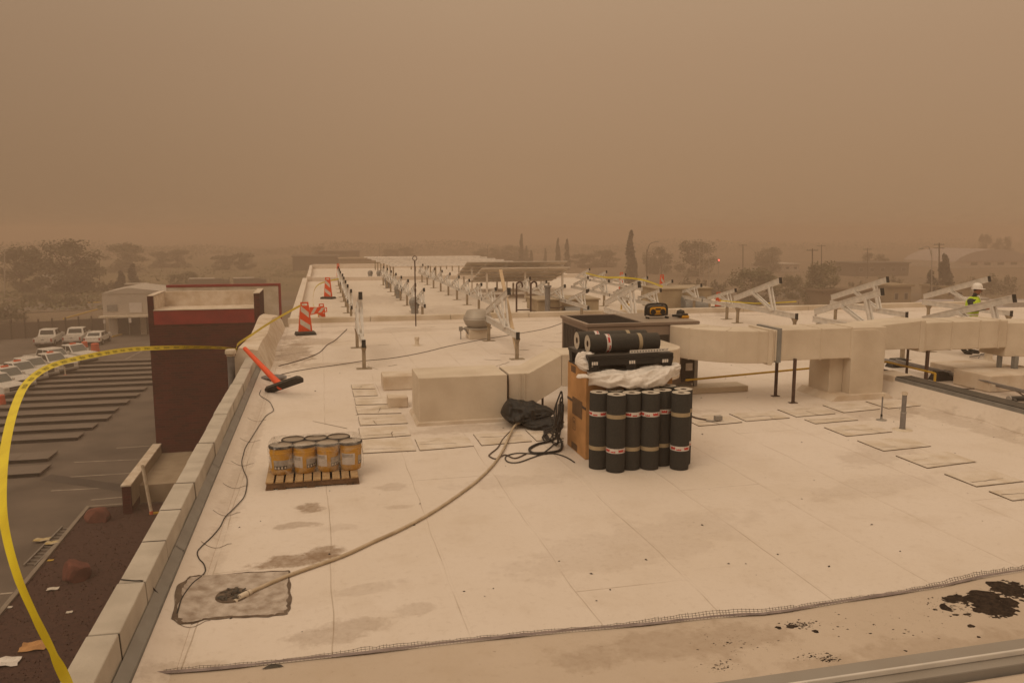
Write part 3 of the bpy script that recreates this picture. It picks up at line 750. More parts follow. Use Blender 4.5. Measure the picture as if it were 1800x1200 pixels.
# ------------------------------------------------------------------ pallet of yellow pails
pal = thing('pallet', (-.17, 9.98, 0), 'weathered wooden pallet under the shrink wrapped yellow pails', 'pallet')
X0, X1, Y0, Y1 = -.71, .385, 9.52, 10.5
for i in range(10):
    w_ = (X1 - X0) / 10; r = rnd.uniform(-.006, .006)
    MB().box(X0 + i * w_ + .006 + r, X0 + (i + 1) * w_ - .014 + r, Y0 + rnd.uniform(-.008, .008), Y1, .080, .099).build('deck_board', 'wood', pal, bevel=.003)
for y in (Y0 + .012, (Y0 + Y1) / 2, Y1 - .06):
    MB().box(X0 + .01, X1 - .01, y, y + .045, .018, .079).build('stringer', 'wood_dark', pal, bevel=.003)
for x in (X0 + .0, X0 + .14, X0 + .48, X0 + .94, X1 - .09):
    MB().box(x, x + .09, Y0 + .0, Y1 - .02, .001, .017).build('bottom_board', 'wood_dark', pal, bevel=.003)
# one pail, then copies
pail = thing('pail', (0, 0, 0), 'yellow pail', 'pail', 'yellow pails on the wooden pallet')
MB().lathe([(.118, .0), (.124, .006), (.128, .05), (.137, .255), (.142, .258), (.142, .272), (.137, .275), (.139, .325)], (0, 0, 0), 28).build('body', 'yellow_pail', pail, smooth=True)
MB().lathe([(.140, .322), (.146, .326), (.146, .345), (.141, .352), (.134, .352), (.131, .340), (.0001, .340)], (0, 0, 0), 28, cap=False).build('lid', 'pail_lid', pail, smooth=True)
MB().lathe([(.1465, .323), (.1478, .33), (.1478, .346), (.142, .3535), (.134, .3535)], (0, 0, 0), 28, cap=False).build('lid_rim', 'lid_black', pail, smooth=True)
def curved(a0, a1, z0, z1, rr, m, name):
    k = MB(); n = 8
    rad = lambda z: .128 + (.137 - .128) * (z - .05) / .205 + rr
    vs = []
    for i in range(n + 1):
        a_ = a0 + (a1 - a0) * i / n
        vs += [(rad(z0) * math.cos(a_), rad(z0) * math.sin(a_), z0), (rad(z1) * math.cos(a_), rad(z1) * math.sin(a_), z1)]
    k.add(vs, [(2 * i, 2 * i + 2, 2 * i + 3, 2 * i + 1) for i in range(n)]); return k
lab = curved(R(-75), R(45), .07, .185, .0015, 0, 'label').build('label', 'print_grey', pail)
curved(R(-72), R(-5), .072, .115, .003, 0, '').build('picture_row', 'print_dark', lab)
dots = MB()
for i in range(4):
    a_ = R(-65 + i * 17)
    v = curved(a_ - R(4.5), a_ + R(4.5), .08, .105, .0045, 0, ''); dots.add(v.v, v.f)
dots.build('picture', 'stripe_white', lab)
curved(R(-170), R(-95), .075, .22, .0015, 0, '').build('side_label', 'label_white', pail)
curved(R(-165), R(-105), .17, .21, .003, 0, '').build('heading', 'print_grey', pail)
names = ['leftmost', 'second from left', 'third from left', 'rightmost']
first = True
for row, (y, n, x0) in enumerate(((9.90, 4, -.535), (10.155, 3, -.395))):
    for i in range(n):
        x = x0 + i * .278
        lb = 'yellow pail with grey labels, %s of the %s row on the pallet' % (names[i] if n == 4 else ['leftmost', 'middle', 'rightmost'][i], ['front', 'middle', 'back'][row])
        if row == 1: lb = 'yellow pail with dusty dark lid, %s of the back row' % ['leftmost', 'middle one', 'rightmost'][i]
        rz = rnd.uniform(-.5, .5) if row else [-.95, -.1, .0, .45][i]
        if first: pail.location = (x, y, .100); pail.rotation_euler = (0, 0, rz); pail['label'] = lb; first = False
        else: dup(pail, (x, y, .100), rz, lb)
for o in [o_ for o_ in bpy.data.objects if o_.name.startswith('pail')]:
    if o.location.y < 9.8:
        for c_ in list(o.children):
            if c_.name.startswith('lid_rim'): bpy.data.objects.remove(c_)
# shrink wrap: thin clear film round the pails, open-topped collar
def film_mat(nm_, lo_a, hi_a):
    m = bpy.data.materials.new(nm_); m.use_nodes = True
    n, l = m.node_tree.nodes, m.node_tree.links; n.clear()
    out = n.new('ShaderNodeOutputMaterial'); tr = n.new('ShaderNodeBsdfTransparent'); gl = n.new('ShaderNodeBsdfGlossy'); df = n.new('ShaderNodeBsdfDiffuse')
    gl.inputs['Roughness'].default_value = .25; gl.inputs['Color'].default_value = (.8, .8, .8, 1); df.inputs['Color'].default_value = (.52, .44, .36, 1)
    tc = n.new('ShaderNodeTexCoord'); nz = n.new('ShaderNodeTexNoise'); nz.inputs['Scale'].default_value = 7; nz.inputs['Detail'].default_value = 7; nz.inputs['Distortion'].default_value = 1.2
    l.new(tc.outputs['Object'], nz.inputs['Vector'])
    mr = n.new('ShaderNodeMapRange'); mr.inputs[1].default_value = .42; mr.inputs[2].default_value = .72; mr.inputs[3].default_value = .05; mr.inputs[4].default_value = .5
    l.new(nz.outputs['Fac'], mr.inputs[0])
    bp = n.new('ShaderNodeBump'); bp.inputs['Strength'].default_value = .9; bp.inputs['Distance'].default_value = .02; l.new(nz.outputs['Fac'], bp.inputs['Height'])
    l.new(bp.outputs[0], gl.inputs['Normal'])
    m1 = n.new('ShaderNodeMixShader'); m1.inputs[0].default_value = .35; l.new(df.outputs[0], m1.inputs[1]); l.new(gl.outputs[0], m1.inputs[2])
    m2 = n.new('ShaderNodeMixShader'); l.new(mr.outputs[0], m2.inputs[0]); l.new(tr.outputs[0], m2.inputs[1]); l.new(m1.outputs[0], m2.inputs[2])
    mr.inputs[3].default_value, mr.inputs[4].default_value = lo_a, hi_a
    l.new(m2.outputs[0], out.inputs[0]); M[nm_] = m
film_mat('clear_film', .06, .5); film_mat('film_top', .38, .8)
xa, xb, ya, yb, rr = -.535, .299, 9.90, 10.165, .158
out = []
for cx, cy, a0 in ((xb, ya, -90), (xb, yb, 0), (xa, yb, 90), (xa, ya, 180)):
    for k in range(9):
        a_ = R(a0 + k * 90 / 8); out.append((cx + rr * math.cos(a_), cy + rr * math.sin(a_), cx, cy))
# straight runs get wrinkles
lo = []
for i in range(len(out)):
    p, q_ = out[i], out[(i + 1) % len(out)]
    lo.append(Vector((p[0], p[1], 0)))
    d = math.hypot(q_[0] - p[0], q_[1] - p[1])
    for k in range(1, int(d / .06)): lo.append(Vector((p[0], p[1], 0)).lerp(Vector((q_[0], q_[1], 0)), k / int(d / .06)))
wr = MB(); n_ = len(lo); c = Vector(((xa + xb) / 2, (ya + yb) / 2, 0)); r = random.Random(6)
lev = [(.12, 0), (.23, .004), (.34, -.004), (.43, .002), (.462, -.02), (.470, -.08), (.464, -.13)]
vs = []
for z, off in lev:
    for p in lo:
        d = (p - c).normalized(); vs.append(p + d * (off + r.uniform(-.005, .005)) + Vector((0, 0, z + .0 + r.uniform(-.004, .004))))
wr.add(vs, [(i * n_ + k, i * n_ + (k + 1) % n_, (i + 1) * n_ + (k + 1) % n_, (i + 1) * n_ + k) for i in range(len(lev) - 1) for k in range(n_)])
wr.m = [1 if i >= 4 * n_ else 0 for i in range(len(wr.f))]
tag(wr.build('shrink_wrap', ['clear_film', 'film_top'], smooth=True), 'clear dusty shrink wrap stretched round the yellow pails', 'plastic wrap')

# ------------------------------------------------------------------ carton, roofing rolls, plastic pallet, plastic sheet
CX0, CX1, CY0, CY1, CH = 3.38, 4.62, 9.86, 10.66, 1.22
ca = thing('carton', (4.0, 10.25, 0), 'tall brown cardboard carton behind the standing roofing rolls', 'carton')
MB().box(CX0, CX1, CY0, CY1, .002, CH).build('body', 'cardboard', ca, bevel=.008)
def on_left(name, y0, y1, z0, z1, m, d=.003): return MB().box(CX0 - d, CX0 + .001, y0, y1, z0, z1).build(name, m, ca)
on_left('strap', CY0 - .002, CY1 + .002, .68, .715, 'cable_brown', .004)
on_left('label', 10.0, 10.42, .52, .76, 'cardboard_print', .0055)
on_left('printed_box', 10.3, 10.5, 1.1, 1.19, 'cardboard_print'); on_left('printed_box', 10.2, 10.45, .02, .11, 'cardboard_print')
k = MB()                                          # printed arrow-and-glass mark
k.box(CX0 - .003, CX0, 10.285, 10.292, .30, .47); k.box(CX0 - .003, CX0, 10.392, 10.399, .30, .47); k.box(CX0 - .003, CX0, 10.285, 10.399, .464, .47); k.box(CX0 - .003, CX0, 10.285, 10.399, .30, .306)
k.box(CX0 - .003, CX0, 10.335, 10.348, .33, .40); k.prism([(10.31, .40), (10.373, .40), (10.342, .44)], CX0 - .003, CX0, axis='x')
k.build('printed_mark', 'cardboard_print', ca)
# a standing roll: body, end rims, core hole, two bands
def make_roll(label, red_low):
    o = thing('roofing_roll', (0, 0, 0), label, 'roofing roll', 'black roofing rolls')
    MB().lathe([(.119, .003), (.12, .01), (.121, .5), (.12, .99), (.118, .996)], (0, 0, 0), 30, cap=False).build('body', 'felt_roll', o, smooth=True)
    k = MB(); k.lathe([(.117, .9975), (.043, .996), (.042, .90), (.0001, .90)], (0, 0, 0), 30, cap=False)
    k.build('end_face', ['roll_end'], o)
    MB().lathe([(.0425, .8), (.0425, .994)], (0, 0, 0), 20, cap=False).build('core', 'rust_steel', o)
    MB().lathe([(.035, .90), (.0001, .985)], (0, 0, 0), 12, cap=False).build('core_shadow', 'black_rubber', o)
    zr, zt = (.255, .70) if red_low else (.70, .255)
    b = MB().lathe([(.1222, zr), (.1225, zr + .06)], (0, 0, 0), 30, cap=False).build('label_band', 'label_white', o, smooth=True)
    k = MB()
    for i in range(4):
        a0 = i * 1.57 + .2; n = 7
        for a_, b_, z0, z1 in ((a0, a0 + .62, zr + .014, zr + .05), (a0 + .75, a0 + 1.25, zr + .008, zr + .03)):
            vs = []
            for j in range(n + 1):
                t = a_ + (b_ - a_) * j / n; vs += [(.1238 * math.cos(t), .1238 * math.sin(t), z0 + .004 * (j % 2)), (.1238 * math.cos(t), .1238 * math.sin(t), z1 - .005 * (j % 3))]
            k = MB(); k.add(vs, [(2 * j, 2 * j + 2, 2 * j + 3, 2 * j + 1) for j in range(n)]); k.build('red_print', 'label_red', b)
    MB().lathe([(.1222, zt), (.1225, zt + .05)], (0, 0, 0), 30, cap=False).build('tape_band', 'tape_tan', o, smooth=True)
    return o
hi = make_roll('roll', False); lo_ = make_roll('roll', True)
spots = [(3.435, 9.50, 0, 'black roofing roll standing leftmost in the front, against the carton corner'), (3.60, 9.31, 1, 'black roofing roll standing second from left, pushed forward of its neighbours'),
         (3.83, 9.37, 0, 'black roofing roll standing third from left in the front row'), (4.07, 9.32, 0, 'black roofing roll standing fourth from left in the front row'),
         (4.285, 9.44, 0, 'black roofing roll standing fifth from left, set back between its neighbours'), (4.445, 9.22, 1, 'black roofing roll standing rightmost and nearest in the front row'),
         (3.68, 9.585, 1, 'black roofing roll standing second row behind the second roll from left'), (3.945, 9.60, 0, 'black roofing roll standing second row behind the fourth roll from left'),
         (4.225, 9.69, 1, 'black roofing roll standing second row behind the fifth roll from left'), (4.47, 9.70, 0, 'black roofing roll standing at the back near the carton front'), (4.575, 9.43, 1, 'black roofing roll standing at the right end behind the nearest roll')]
used = {0: False, 1: False}
for x, y, low, lb in spots:
    src = lo_ if low else hi
    rz = rnd.uniform(0, 6.28)
    if low: rz = R(-20) + rnd.uniform(-.3, .3)
    if not used[low]: used[low] = True; src.location = (x, y, .002); src.rotation_euler = (0, 0, rz); src['label'] = lb
    else: dup(src, (x, y, .002), rz, lb)
for x, y, z, lb in ((3.42, 9.95, 1.56, 'black roofing roll lying on the black pallet, front one of two'), (3.36, 10.22, 1.57, 'black roofing roll lying on the black pallet, rear one of two')):
    o = dup(hi, (x + 1.0, y, z), None, lb); o.rotation_euler = (R(0), R(-90), R(.0))
# black plastic pallet
bp_ = thing('plastic_pallet', (3.95, 10.15, CH), 'black plastic pallet lying on the carton under two rolls', 'pallet')
k = MB(); k.box(3.36, 4.56, 9.72, 10.6, 1.385, 1.435); k.build('deck', 'black_plastic', bp_, bevel=.008)
for i in range(3):
    for j in range(3):
        x, y = 3.38 + i * .52, 9.74 + j * .36
        MB().hexa([(x, y, 1.222), (x + .12, y, 1.222), (x + .12, y + .12, 1.222), (x, y + .12, 1.222)], [(x - .01, y - .01, 1.384), (x + .15, y - .01, 1.384), (x + .15, y + .14, 1.384), (x - .01, y + .14, 1.384)]).build('foot', 'black_plastic', bp_, bevel=.006)
for i in range(7): MB().box(3.40 + i * .165, 3.41 + i * .165, 9.722, 10.59, 1.34, 1.384).build('rib', 'black_plastic', bp_)
MB().box(3.37, 4.55, 9.725, 9.735, 1.30, 1.384).build('skirt', 'black_plastic', bp_)
MB().box(3.37, 4.55, 9.73, 10.59, 1.221, 1.24).build('runner', 'black_plastic', bp_)
for x in (3.41, 3.93, 4.40):
    for j in range(3): MB().box(x + j * .03, x + j * .03 + .018, 9.708, 9.726, 1.31, 1.35).build('slot_tab', 'white_plastic', bp_)
# perforated steel strip
st = MB(); a, b = Vector((3.95, 9.76, 1.445)), Vector((4.50, 9.74, 1.46))
for i in range(14):
    t0, t1 = i / 14, (i + .55) / 14; st.beam(a.lerp(b, t0) + Vector((0, 0, .015)), a.lerp(b, t1) + Vector((0, 0, .015)), .006, .022)
st.beam(a, b, .04, .004); st.beam(a + Vector((0, 0, .03)), b + Vector((0, 0, .03)), .006, .012)
tag(st.build('steel_strip', 'aluminium'), 'perforated steel strip lying on the black pallet edge', 'steel strip')
# crumpled white plastic
from mathutils import noise as mn
def crumple(name, cx, cy, z0, L, W, H, label, seed, taper=.35, m='white_plastic', cat='plastic sheet', rz=0, fold=1.0):
    r = random.Random(seed); k = MB(); nu, nv = 96, 44; vs = []
    off = Vector((seed * 3.7, seed * 1.3, seed * 2.1))
    for i in range(nu + 1):
        u = i / nu
        env = min(1, (u / .16) ** .55 if u > 0 else .05, ((1 - u) / taper) ** .65 if u < 1 else .05); env = max(env, .07)
        for j in range(nv):
            a_ = 2 * math.pi * j / nv
            p = Vector((u * L * 3.2, math.cos(a_) * W * 5, math.sin(a_) * H * 5)) + off
            q_ = Vector((p.x * .55 + p.y * .5, p.y * 1.6 - p.x * .3, p.z * 1.6))          # long diagonal folds
            f = .55 * (1 - 2.6 * abs(mn.noise(q_ * .75))) + .34 * (1 - 2.6 * abs(mn.noise(q_ * 1.7 + off))) + .16 * (1 - 2.6 * abs(mn.noise(p * 2.4 + off)))
            s = env * (1 + .36 * fold * f + .30 * mn.noise(Vector((u * 5, seed, 0))))
            y = W * s * math.cos(a_); z = H * s * math.sin(a_) * (.9 if math.sin(a_) > 0 else .42)
            vs.append(Vector(((u - .5) * L + .05 * f * L * env * .4, y, H * .40 + z * .6 + .10 * H * math.sin(5 * u + seed))))
    rot = Matrix.Rotation(rz, 3, 'Z'); lo_z = min(v.z for v in vs)
    vs = [rot @ (v - Vector((0, 0, lo_z))) + Vector((cx, cy, z0)) for v in vs]
    k.add(vs, [(i * nv + j, i * nv + (j + 1) % nv, (i + 1) * nv + (j + 1) % nv, (i + 1) * nv + j) for i in range(nu) for j in range(nv)] + [tuple(range(nv))[::-1], tuple(nu * nv + j for j in range(nv))])
    o = k.build(name, m, smooth=True)
    o.modifiers.clear(); md = o.modifiers.new('edges', 'EDGE_SPLIT'); md.split_angle = R(32)
    return tag(o, label, cat)
k = MB(); nu, nv = 110, 30; vs = []
for i in range(nu + 1):
    u = i / nu; x = 3.37 + 1.30 * u
    endl = min(1, .25 + u * 5) * min(1, .2 + (1 - u) * 3.2)
    zt = 1.235 - .05 * math.sin(math.pi * min(1, u * 1.3)) + .03 * u; zb_ = 1.02 + .02 * math.sin(9 * u) + .10 * max(0, u - .72) / .28
    for j in range(nv + 1):
        v = j / nv
        y = 9.90 - .06 * v - (.33 * endl) * math.sin(math.pi * .5 * v) ** 1.3 - .05 * math.sin(math.pi * v)
        z = zt + (zb_ - zt) * v ** 1.5 + .05 * math.sin(math.pi * v) * endl
        p = Vector((x * 2.6 + v * 1.9, v * 2.2 - x * 1.1, 4.7))
        f = .6 * (1 - 2.4 * abs(mn.noise(p * 1.1))) + .3 * (1 - 2.4 * abs(mn.noise(p * 2.6))) + .12 * (1 - 2.4 * abs(mn.noise(p * 6)))
        w_ = .075 * f * (.35 + .65 * math.sin(math.pi * min(1, v * .9)))
        vs.append((x + .02 * math.sin(v * 7 + u * 5) * (1 - abs(2 * u - 1)), y - w_ * .8, z + w_ * .55 + .012 * math.sin(u * 31) * v))
k.add(vs, [(i * (nv + 1) + j, i * (nv + 1) + j + 1, (i + 1) * (nv + 1) + j + 1, (i + 1) * (nv + 1) + j) for i in range(nu) for j in range(nv)])
o = k.build('plastic_sheet', 'white_plastic', smooth=True); o.modifiers.clear(); sl = o.modifiers.new('thick', 'SOLIDIFY'); sl.thickness = .004
tag(o, 'crumpled white plastic sheet draped along the tops of the rolls', 'plastic sheet')
crumple('plastic_sheet', 3.43, 9.92, CH - .02, .36, .14, .22, 'bunched white plastic poking up at the carton top left corner', 9, fold=1.7)
crumple('plastic_sheet', 3.28, 9.66, 1.155, .2, .05, .05, 'small twisted tail of white plastic sticking out left of the carton', 12)
# black tarp bundle
crumple('tarp', 3.14, 12.0, 0, .86, .30, .36, 'black tarp bundle slumped on the roof under the left duct', 21, taper=.45, m='tarp_black', cat='tarp', rz=R(-14))
o = crumple('tarp', 3.32, 11.7, 0, .66, .2, .15, 'flattened black fold of tarp spread in front of the bundle', 22, m='tarp_black', cat='tarp', rz=R(-8))
# ================================================================== AIR UNITS AND DUCTS
hv = thing('rooftop_unit', (5.8, 14.4, 0), 'big brown rooftop air unit with an open grille and a flat top under the radio', 'air unit')
HX0, HX1, HY0, HY1, HZ = 4.72, 6.90, 13.72, 15.3, 1.36
MB().box(HX0, HX1, HY0, HY1, .16, 1.3).build('cabinet', 'brown_metal', hv, bevel=.01)
MB().box(HX0 + .05, HX1 - .05, HY0 + .05, HY1 - .05, .002, .158).build('curb', 'grey_metal', hv)
k = MB(); k.box(HX0 + 1.1, HX1 + .04, HY0 - .03, HY1 + .03, 1.302, HZ); k.build('top_panel', 'brown_metal', hv, bevel=.008)
k = MB(); k.box(HX0 - .03, HX0 + 1.098, HY0 - .03, HY0 + .04, 1.302, HZ); k.box(HX0 - .03, HX0 + .05, HY0 + .041, HY1 + .03, 1.302, HZ); k.box(HX0 + .051, HX0 + 1.098, HY1 - .04, HY1 + .03, 1.302, HZ)
fr = k.build('fan_frame', 'brown_metal', hv, bevel=.006)
MB().box(HX0 + .052, HX0 + 1.096, HY0 + .042, HY1 - .042, 1.303, 1.318).build('opening', 'brown_dark', hv)
k = MB()
for i in range(16): k.box(HX0 + .053, HX0 + 1.095, HY0 + .08 + i * .094, HY0 + .092 + i * .094, 1.335, 1.345)
k.build('grille', 'brown_dark', hv)
MB().box(HX0 + .02, HX0 + .9, HY0 - .012, HY0 - .001, .25, 1.28).build('access_panel', 'brown_metal', hv, bevel=.004)
p = MB().box(HX0 + .93, HX1 - .35, HY0 - .012, HY0 - .001, .25, 1.28).build('access_panel', 'brown_metal', hv, bevel=.004)
MB().box(HX0 + 1.0, HX0 + 1.6, HY0 - .02, HY0 - .013, .98, 1.12).build('handle_recess', 'brown_dark', p)
k = MB()
for i in range(14): k.box(HX0 - .012, HX0 - .001, HY0 + .1 + i * .1, HY0 + .16 + i * .1, .3, 1.22)
k.build('coil_guard', 'brown_dark', hv)
MB().box(HX1 - .04, HX1 + .03, HY0 - .03, HY0 + .04, .002, 1.30).build('corner_post', 'grey_metal', hv, bevel=.005)
MB().box(HX1 - .3, HX1 - .05, HY0 - .018, HY0 - .004, .2, .66).build('dark_panel', 'brown_dark', hv)
MB().box(HX1 - .22, HX1 - .08, HY0 - .024, HY0 - .019, .42, .56).build('data_label', 'label_white', hv)
MB().box(6.6, 7.9, 13.5, 13.95, .0015, .11).build('curb_board', 'cream_wall', hv, bevel=.01)

ld = thing('air_duct', (2.9, 12.7, 0), 'cream coated left duct, a big box stepping up to a sloped run', 'duct')
MB().box(1.45, 2.88, 12.3, 13.25, .03, .755).build('plenum_box', 'duct', ld, bevel=.012)
MB().prism([(1.40, .001), (2.93, .001), (2.90, .05), (1.43, .05)], 12.22, 13.3, axis='y').build('base_flashing', 'cover', ld)
k = MB(); k.prism([(2.93, .2), (2.93, .75), (3.27, .75), (3.82, 1.03), (3.82, .50), (3.3, .2)], 12.38, 13.12, axis='y'); k.build('sloped_run', 'duct', ld, bevel=.01)
for x in (3.10, 3.18): MB().box(x, x + .02, 12.365, 12.379, .21, .75).build('seam_rib', 'duct', ld)
MB().box(2.884, 2.927, 12.42, 13.1, .1, .72).build('neck', 'rust_steel', ld)
def arc(cx, cy, rx, ry, a0, a1, n): return [(cx + rx * math.cos(R(a0 + (a1 - a0) * i / n)), cy + ry * math.sin(R(a0 + (a1 - a0) * i / n))) for i in range(n + 1)]
poly = [(3.826, 12.38)] + arc(5.55, 12.98, .6, .6, -90, 0, 12) + [(6.15, 13.69), (5.42, 13.69), (5.42, 13.12), (3.826, 13.12)]
MB().prism(poly, .50, 1.03).build('elbow', 'duct', ld, bevel=.012)
for x in (3.6, 4.9): MB().tube([(x, 12.75, .001), (x, 12.75, .49)], .02, 8).build('support_leg', 'rust_steel', ld)
lb = thing('roof_step', (1.2, 13, 0), 'two low cream membrane covered steps left of the big duct box', 'roof step')
a = at(674, 687); MB().box(a.x, 1.75, a.y, a.y + .55, .001, .28).build('step', 'cover', lb, bevel=.02)
a = at(683, 718); MB().box(a.x, 1.42, a.y, a.y + .38, .001, .19).build('step', 'cover', lb, bevel=.02)

rd = thing('air_duct', (8.5, 12.8, 0), 'cream coated right duct curving from the brown unit and dropping into the roof', 'duct')
outer = arc(7.75, 13.69, 1.42, 1.27, 180, 270, 16); inner = arc(7.75, 13.69, .70, .60, 270, 180, 12)
MB().prism(outer + inner, .73, 1.30).build('elbow', 'duct', rd, bevel=.012)
MB().box(7.756, 10.02, 12.42, 13.09, .76, 1.315).build('straight_run', 'duct', rd, bevel=.015)
MB().box(7.62, 7.70, 12.39, 13.12, .70, 1.335).build('joint_flange', 'duct', rd, bevel=.012)
MB().box(7.79, 7.87, 12.40, 13.12, .735, 1.345).build('metal_band', 'galvanised', rd, bevel=.004)
MB().box(8.66, 8.675, 12.412, 13.1, .752, 1.323).build('seam_rib', 'duct', rd)
for x in (9.29,):
    MB().box(x - .012, x + .012, 12.408, 13.11, .752, 1.327).build('seam_rib', 'duct', rd)
for a_ in (205, 235, 258):
    ca_, sa_ = math.cos(R(a_)), math.sin(R(a_)); p_ = Vector((7.75 + 1.425 * ca_, 13.69 + 1.275 * sa_, 0)); t_ = Vector((-1.42 * sa_, 1.27 * ca_, 0)).normalized() * .012; q_ = Vector((7.75 + .9 * ca_, 13.69 + .8 * sa_, 0))
    MB().hexa([(v.x, v.y, .727) for v in (p_ - t_, p_ + t_, q_ + t_, q_ - t_)], [(v.x, v.y, 1.306) for v in (p_ - t_, p_ + t_, q_ + t_, q_ - t_)]).build('seam_rib', 'duct', rd)
poly = arc(9.72, 1.0, .28, .28, 90, 0, 8)
MB().prism([(9.30, .06), (10.0, .06)] + poly[::-1] + [(9.30, 1.28)], 12.40, 13.2, axis='y').build('drop_leg', 'duct', rd, bevel=.012)
MB().box(9.02, 9.298, 12.62, 13.25, .06, .757).build('drop_leg', 'duct', rd, bevel=.012)
MB().prism([(8.86, .001), (10.16, .001), (10.03, .1), (8.99, .1)], 12.30, 13.4, axis='y').build('base_flashing', 'cover', rd)
for x, y in ((8.16, 12.98), (8.14, 12.38)):
    l_ = MB().box(x - .022, x + .022, y - .022, y + .022, .012, .80).build('support_leg', 'rust_steel', rd)
    MB().box(x - .07, x + .07, y - .05, y + .05, .001, .0115).build('foot_plate', 'rust_steel', l_)
rr = thing('air_duct', (12, 13.3, 0), 'cream coated duct at far right crossing the roof curb on tall legs', 'duct')
MB().prism([(10.03, .80), (10.03, 1.26), (11.2, 1.34), (11.2, .80)], 12.9, 13.6, axis='y').build('run', 'duct', rr, bevel=.012)
MB().box(11.206, 13.2, 12.92, 13.6, .745, 1.30).build('run', 'duct', rr, bevel=.02)
MB().box(11.15, 11.26, 12.88, 13.64, .74, 1.345).build('joint_flange', 'duct', rr, bevel=.012)
for x in (11.9, 12.55, 13.0): MB().box(x - .012, x + .012, 12.908, 13.61, .737, 1.308).build('seam_rib', 'duct', rr)
MB().prism([(13.206, 12.95), (13.7, 12.8), (14.3, 12.35), (15.6, 11.6), (16.1, 12.3), (14.6, 13.1), (13.9, 13.55), (13.206, 13.6)], .56, 1.24).build('elbow', 'duct', rr, bevel=.015)
for x, y, w_, m_ in ((11.35, 13.42, .035, 'rust_steel'), (11.42, 12.97, .05, 'rust_steel'), (13.25, 13.1, .07, 'galvanised'), (13.42, 12.9, .09, 'galvanised'), (14.1, 13.2, .08, 'galvanised')):
    MB().box(x - w_ / 2, x + w_ / 2, y - w_ / 2, y + w_ / 2, .001, .75 if x < 13.2 else .57).build('support_leg', m_, rr)

# roof curb with metal cap at right, and the bits beyond it
cb = thing('roof_curb', (10.6, 9, 0), 'long roof curb with a dark metal cap running along the right side', 'curb')
MB().prism([(10.18, .001), (10.43, .28), (10.75, .28), (10.75, .001)], 5.62, 14.3, axis='y').build('curb_body', 'membrane', cb)
MB().box(10.415, 10.44, 5.62, 14.3, .20, .33).build('drip_edge', 'galvanised', cb)
ys_ = [5.62, 8.4, 11.3, 14.3]
for i in range(3): MB().box(10.441, 10.77, ys_[i] + .002, ys_[i + 1] - .002, .285, .345).build('cap_length', 'black_rubber', cb, bevel=.005)
MB().prism([(10.38, .19), (10.40, .345), (10.8, .36), (10.8, .2)], 12.6, 13.15, axis='y').build('patch_wrap', 'cover', cb, bevel=.02)

gp = thing('gas_pipe', (8, 14.5, 0), 'thin yellow gas pipe running low across the roof behind the right duct', 'pipe')
pts = [at(1205, 668, .32), at(1330, 656, .32), at(1446, 645, .32), at(1560, 636, .38), at(1644, 656, .38)]
MB().tube(pts, .02, 8).build('pipe_run', 'gas_yellow', gp, smooth=True)
MB().tube([pts[-1], Vector((pts[-1].x, pts[-1].y, .0))], .022, 8).build('drop', 'gas_yellow', gp, smooth=True)
a = at(1100, 549); g2 = thing('gas_pipe', tuple(a), 'short yellow hooped gas pipe standing on the far roof behind the radio', 'pipe')
a, b = at(1092, 549), at(1105, 549)
MB().tube([a, a + Vector((0, 0, .38)), b + Vector((0, 0, .30)), b], .035, 8).build('hoop', 'gas_yellow', g2)
MB().lathe([(.07, .12), (.07, .2)], b, 10).build('regulator', 'black_rubber', g2)
cd = thing('conduit', tuple(at(1700, 664)), 'long grey conduit pipes on black blocks running to the right edge', 'conduit')
MB().tube([at(1545, 630, .14), at(1650, 652, .14), at(1800, 688, .14), at(1900, 712, .14)], .035, 8).build('pipe_run', 'pvc_grey', cd, smooth=True)
MB().tube([at(1575, 632, .2), at(1660, 652, .2), at(1720, 667, .2), at(1800, 686, .22)], .018, 8).build('pipe_run', 'pvc_grey', cd, smooth=True)
for x, y in ((1578, 645), (1656, 668)):
    c = at(x, y); MB().hexa([c + Vector(v) for v in ((-.22, -.1, .001), (.22, -.1, .001), (.22, .16, .001), (-.22, .16, .001))], [c + Vector(v) for v in ((-.15, -.06, .2), (.15, -.06, .2), (.15, .1, .2), (-.15, .1, .2))]).build('pipe_block', 'black_rubber', cd, bevel=.01)
for i, (px, py, w_, d_, h_, lb_) in enumerate(((1690, 668, 1.35, .9, .24, 'low tan roof curb box behind the grey square legs'), (1738, 690, 1.6, .9, .32, 'low tan roof curb box nearest the right photo edge'))):
    c = at(px, py); tag(MB().box(c.x, c.x + w_, c.y, c.y + d_, .001, h_).build('curb_box', 'cover', bevel=.02), lb_, 'curb box')
c = at(1785, 706, .02); dl = thing('power_tool', tuple(c), 'black cordless tool lying on the roof at the right edge', 'tool')
MB().tube([c + Vector((-.12, 0, .06)), c + Vector((.3, -.05, .06))], .05, 10).build('body', 'black_plastic', dl, smooth=True)
MB().tube([c + Vector((-.13, 0, .06)), c + Vector((-.16, 0, .06))], .055, 10).build('collar', 'rim', dl, smooth=True)
MB().beam(c + Vector((-.08, 0, .06)), c + Vector((-.12, -.12, .03)), .05, .06).build('grip', 'black_plastic', dl)
cable('cable', [(1636, 645), (1680, 650), (1740, 654), (1800, 652)], .01, 'cable_brown', 'thin dark line across the roof under the far right duct')
cable('cable', [(1660, 683), (1700, 683), (1770, 682), (1800, 695)], .012, 'cable_brown', 'brown cord on the tan roof beyond the curb')
cd2 = thing('vent_pipe', tuple(at(1737, 634)), 'small pale plumbing vent past the grey square legs', 'vent pipe')
MB().lathe([(.16, .001), (.10, .04), (.085, .06), (.085, .30), (.1, .30), (.1, .36), (.0001, .36)], at(1737, 634), 14, cap=False).build('pipe', 'pvc_white', cd2, smooth=True)
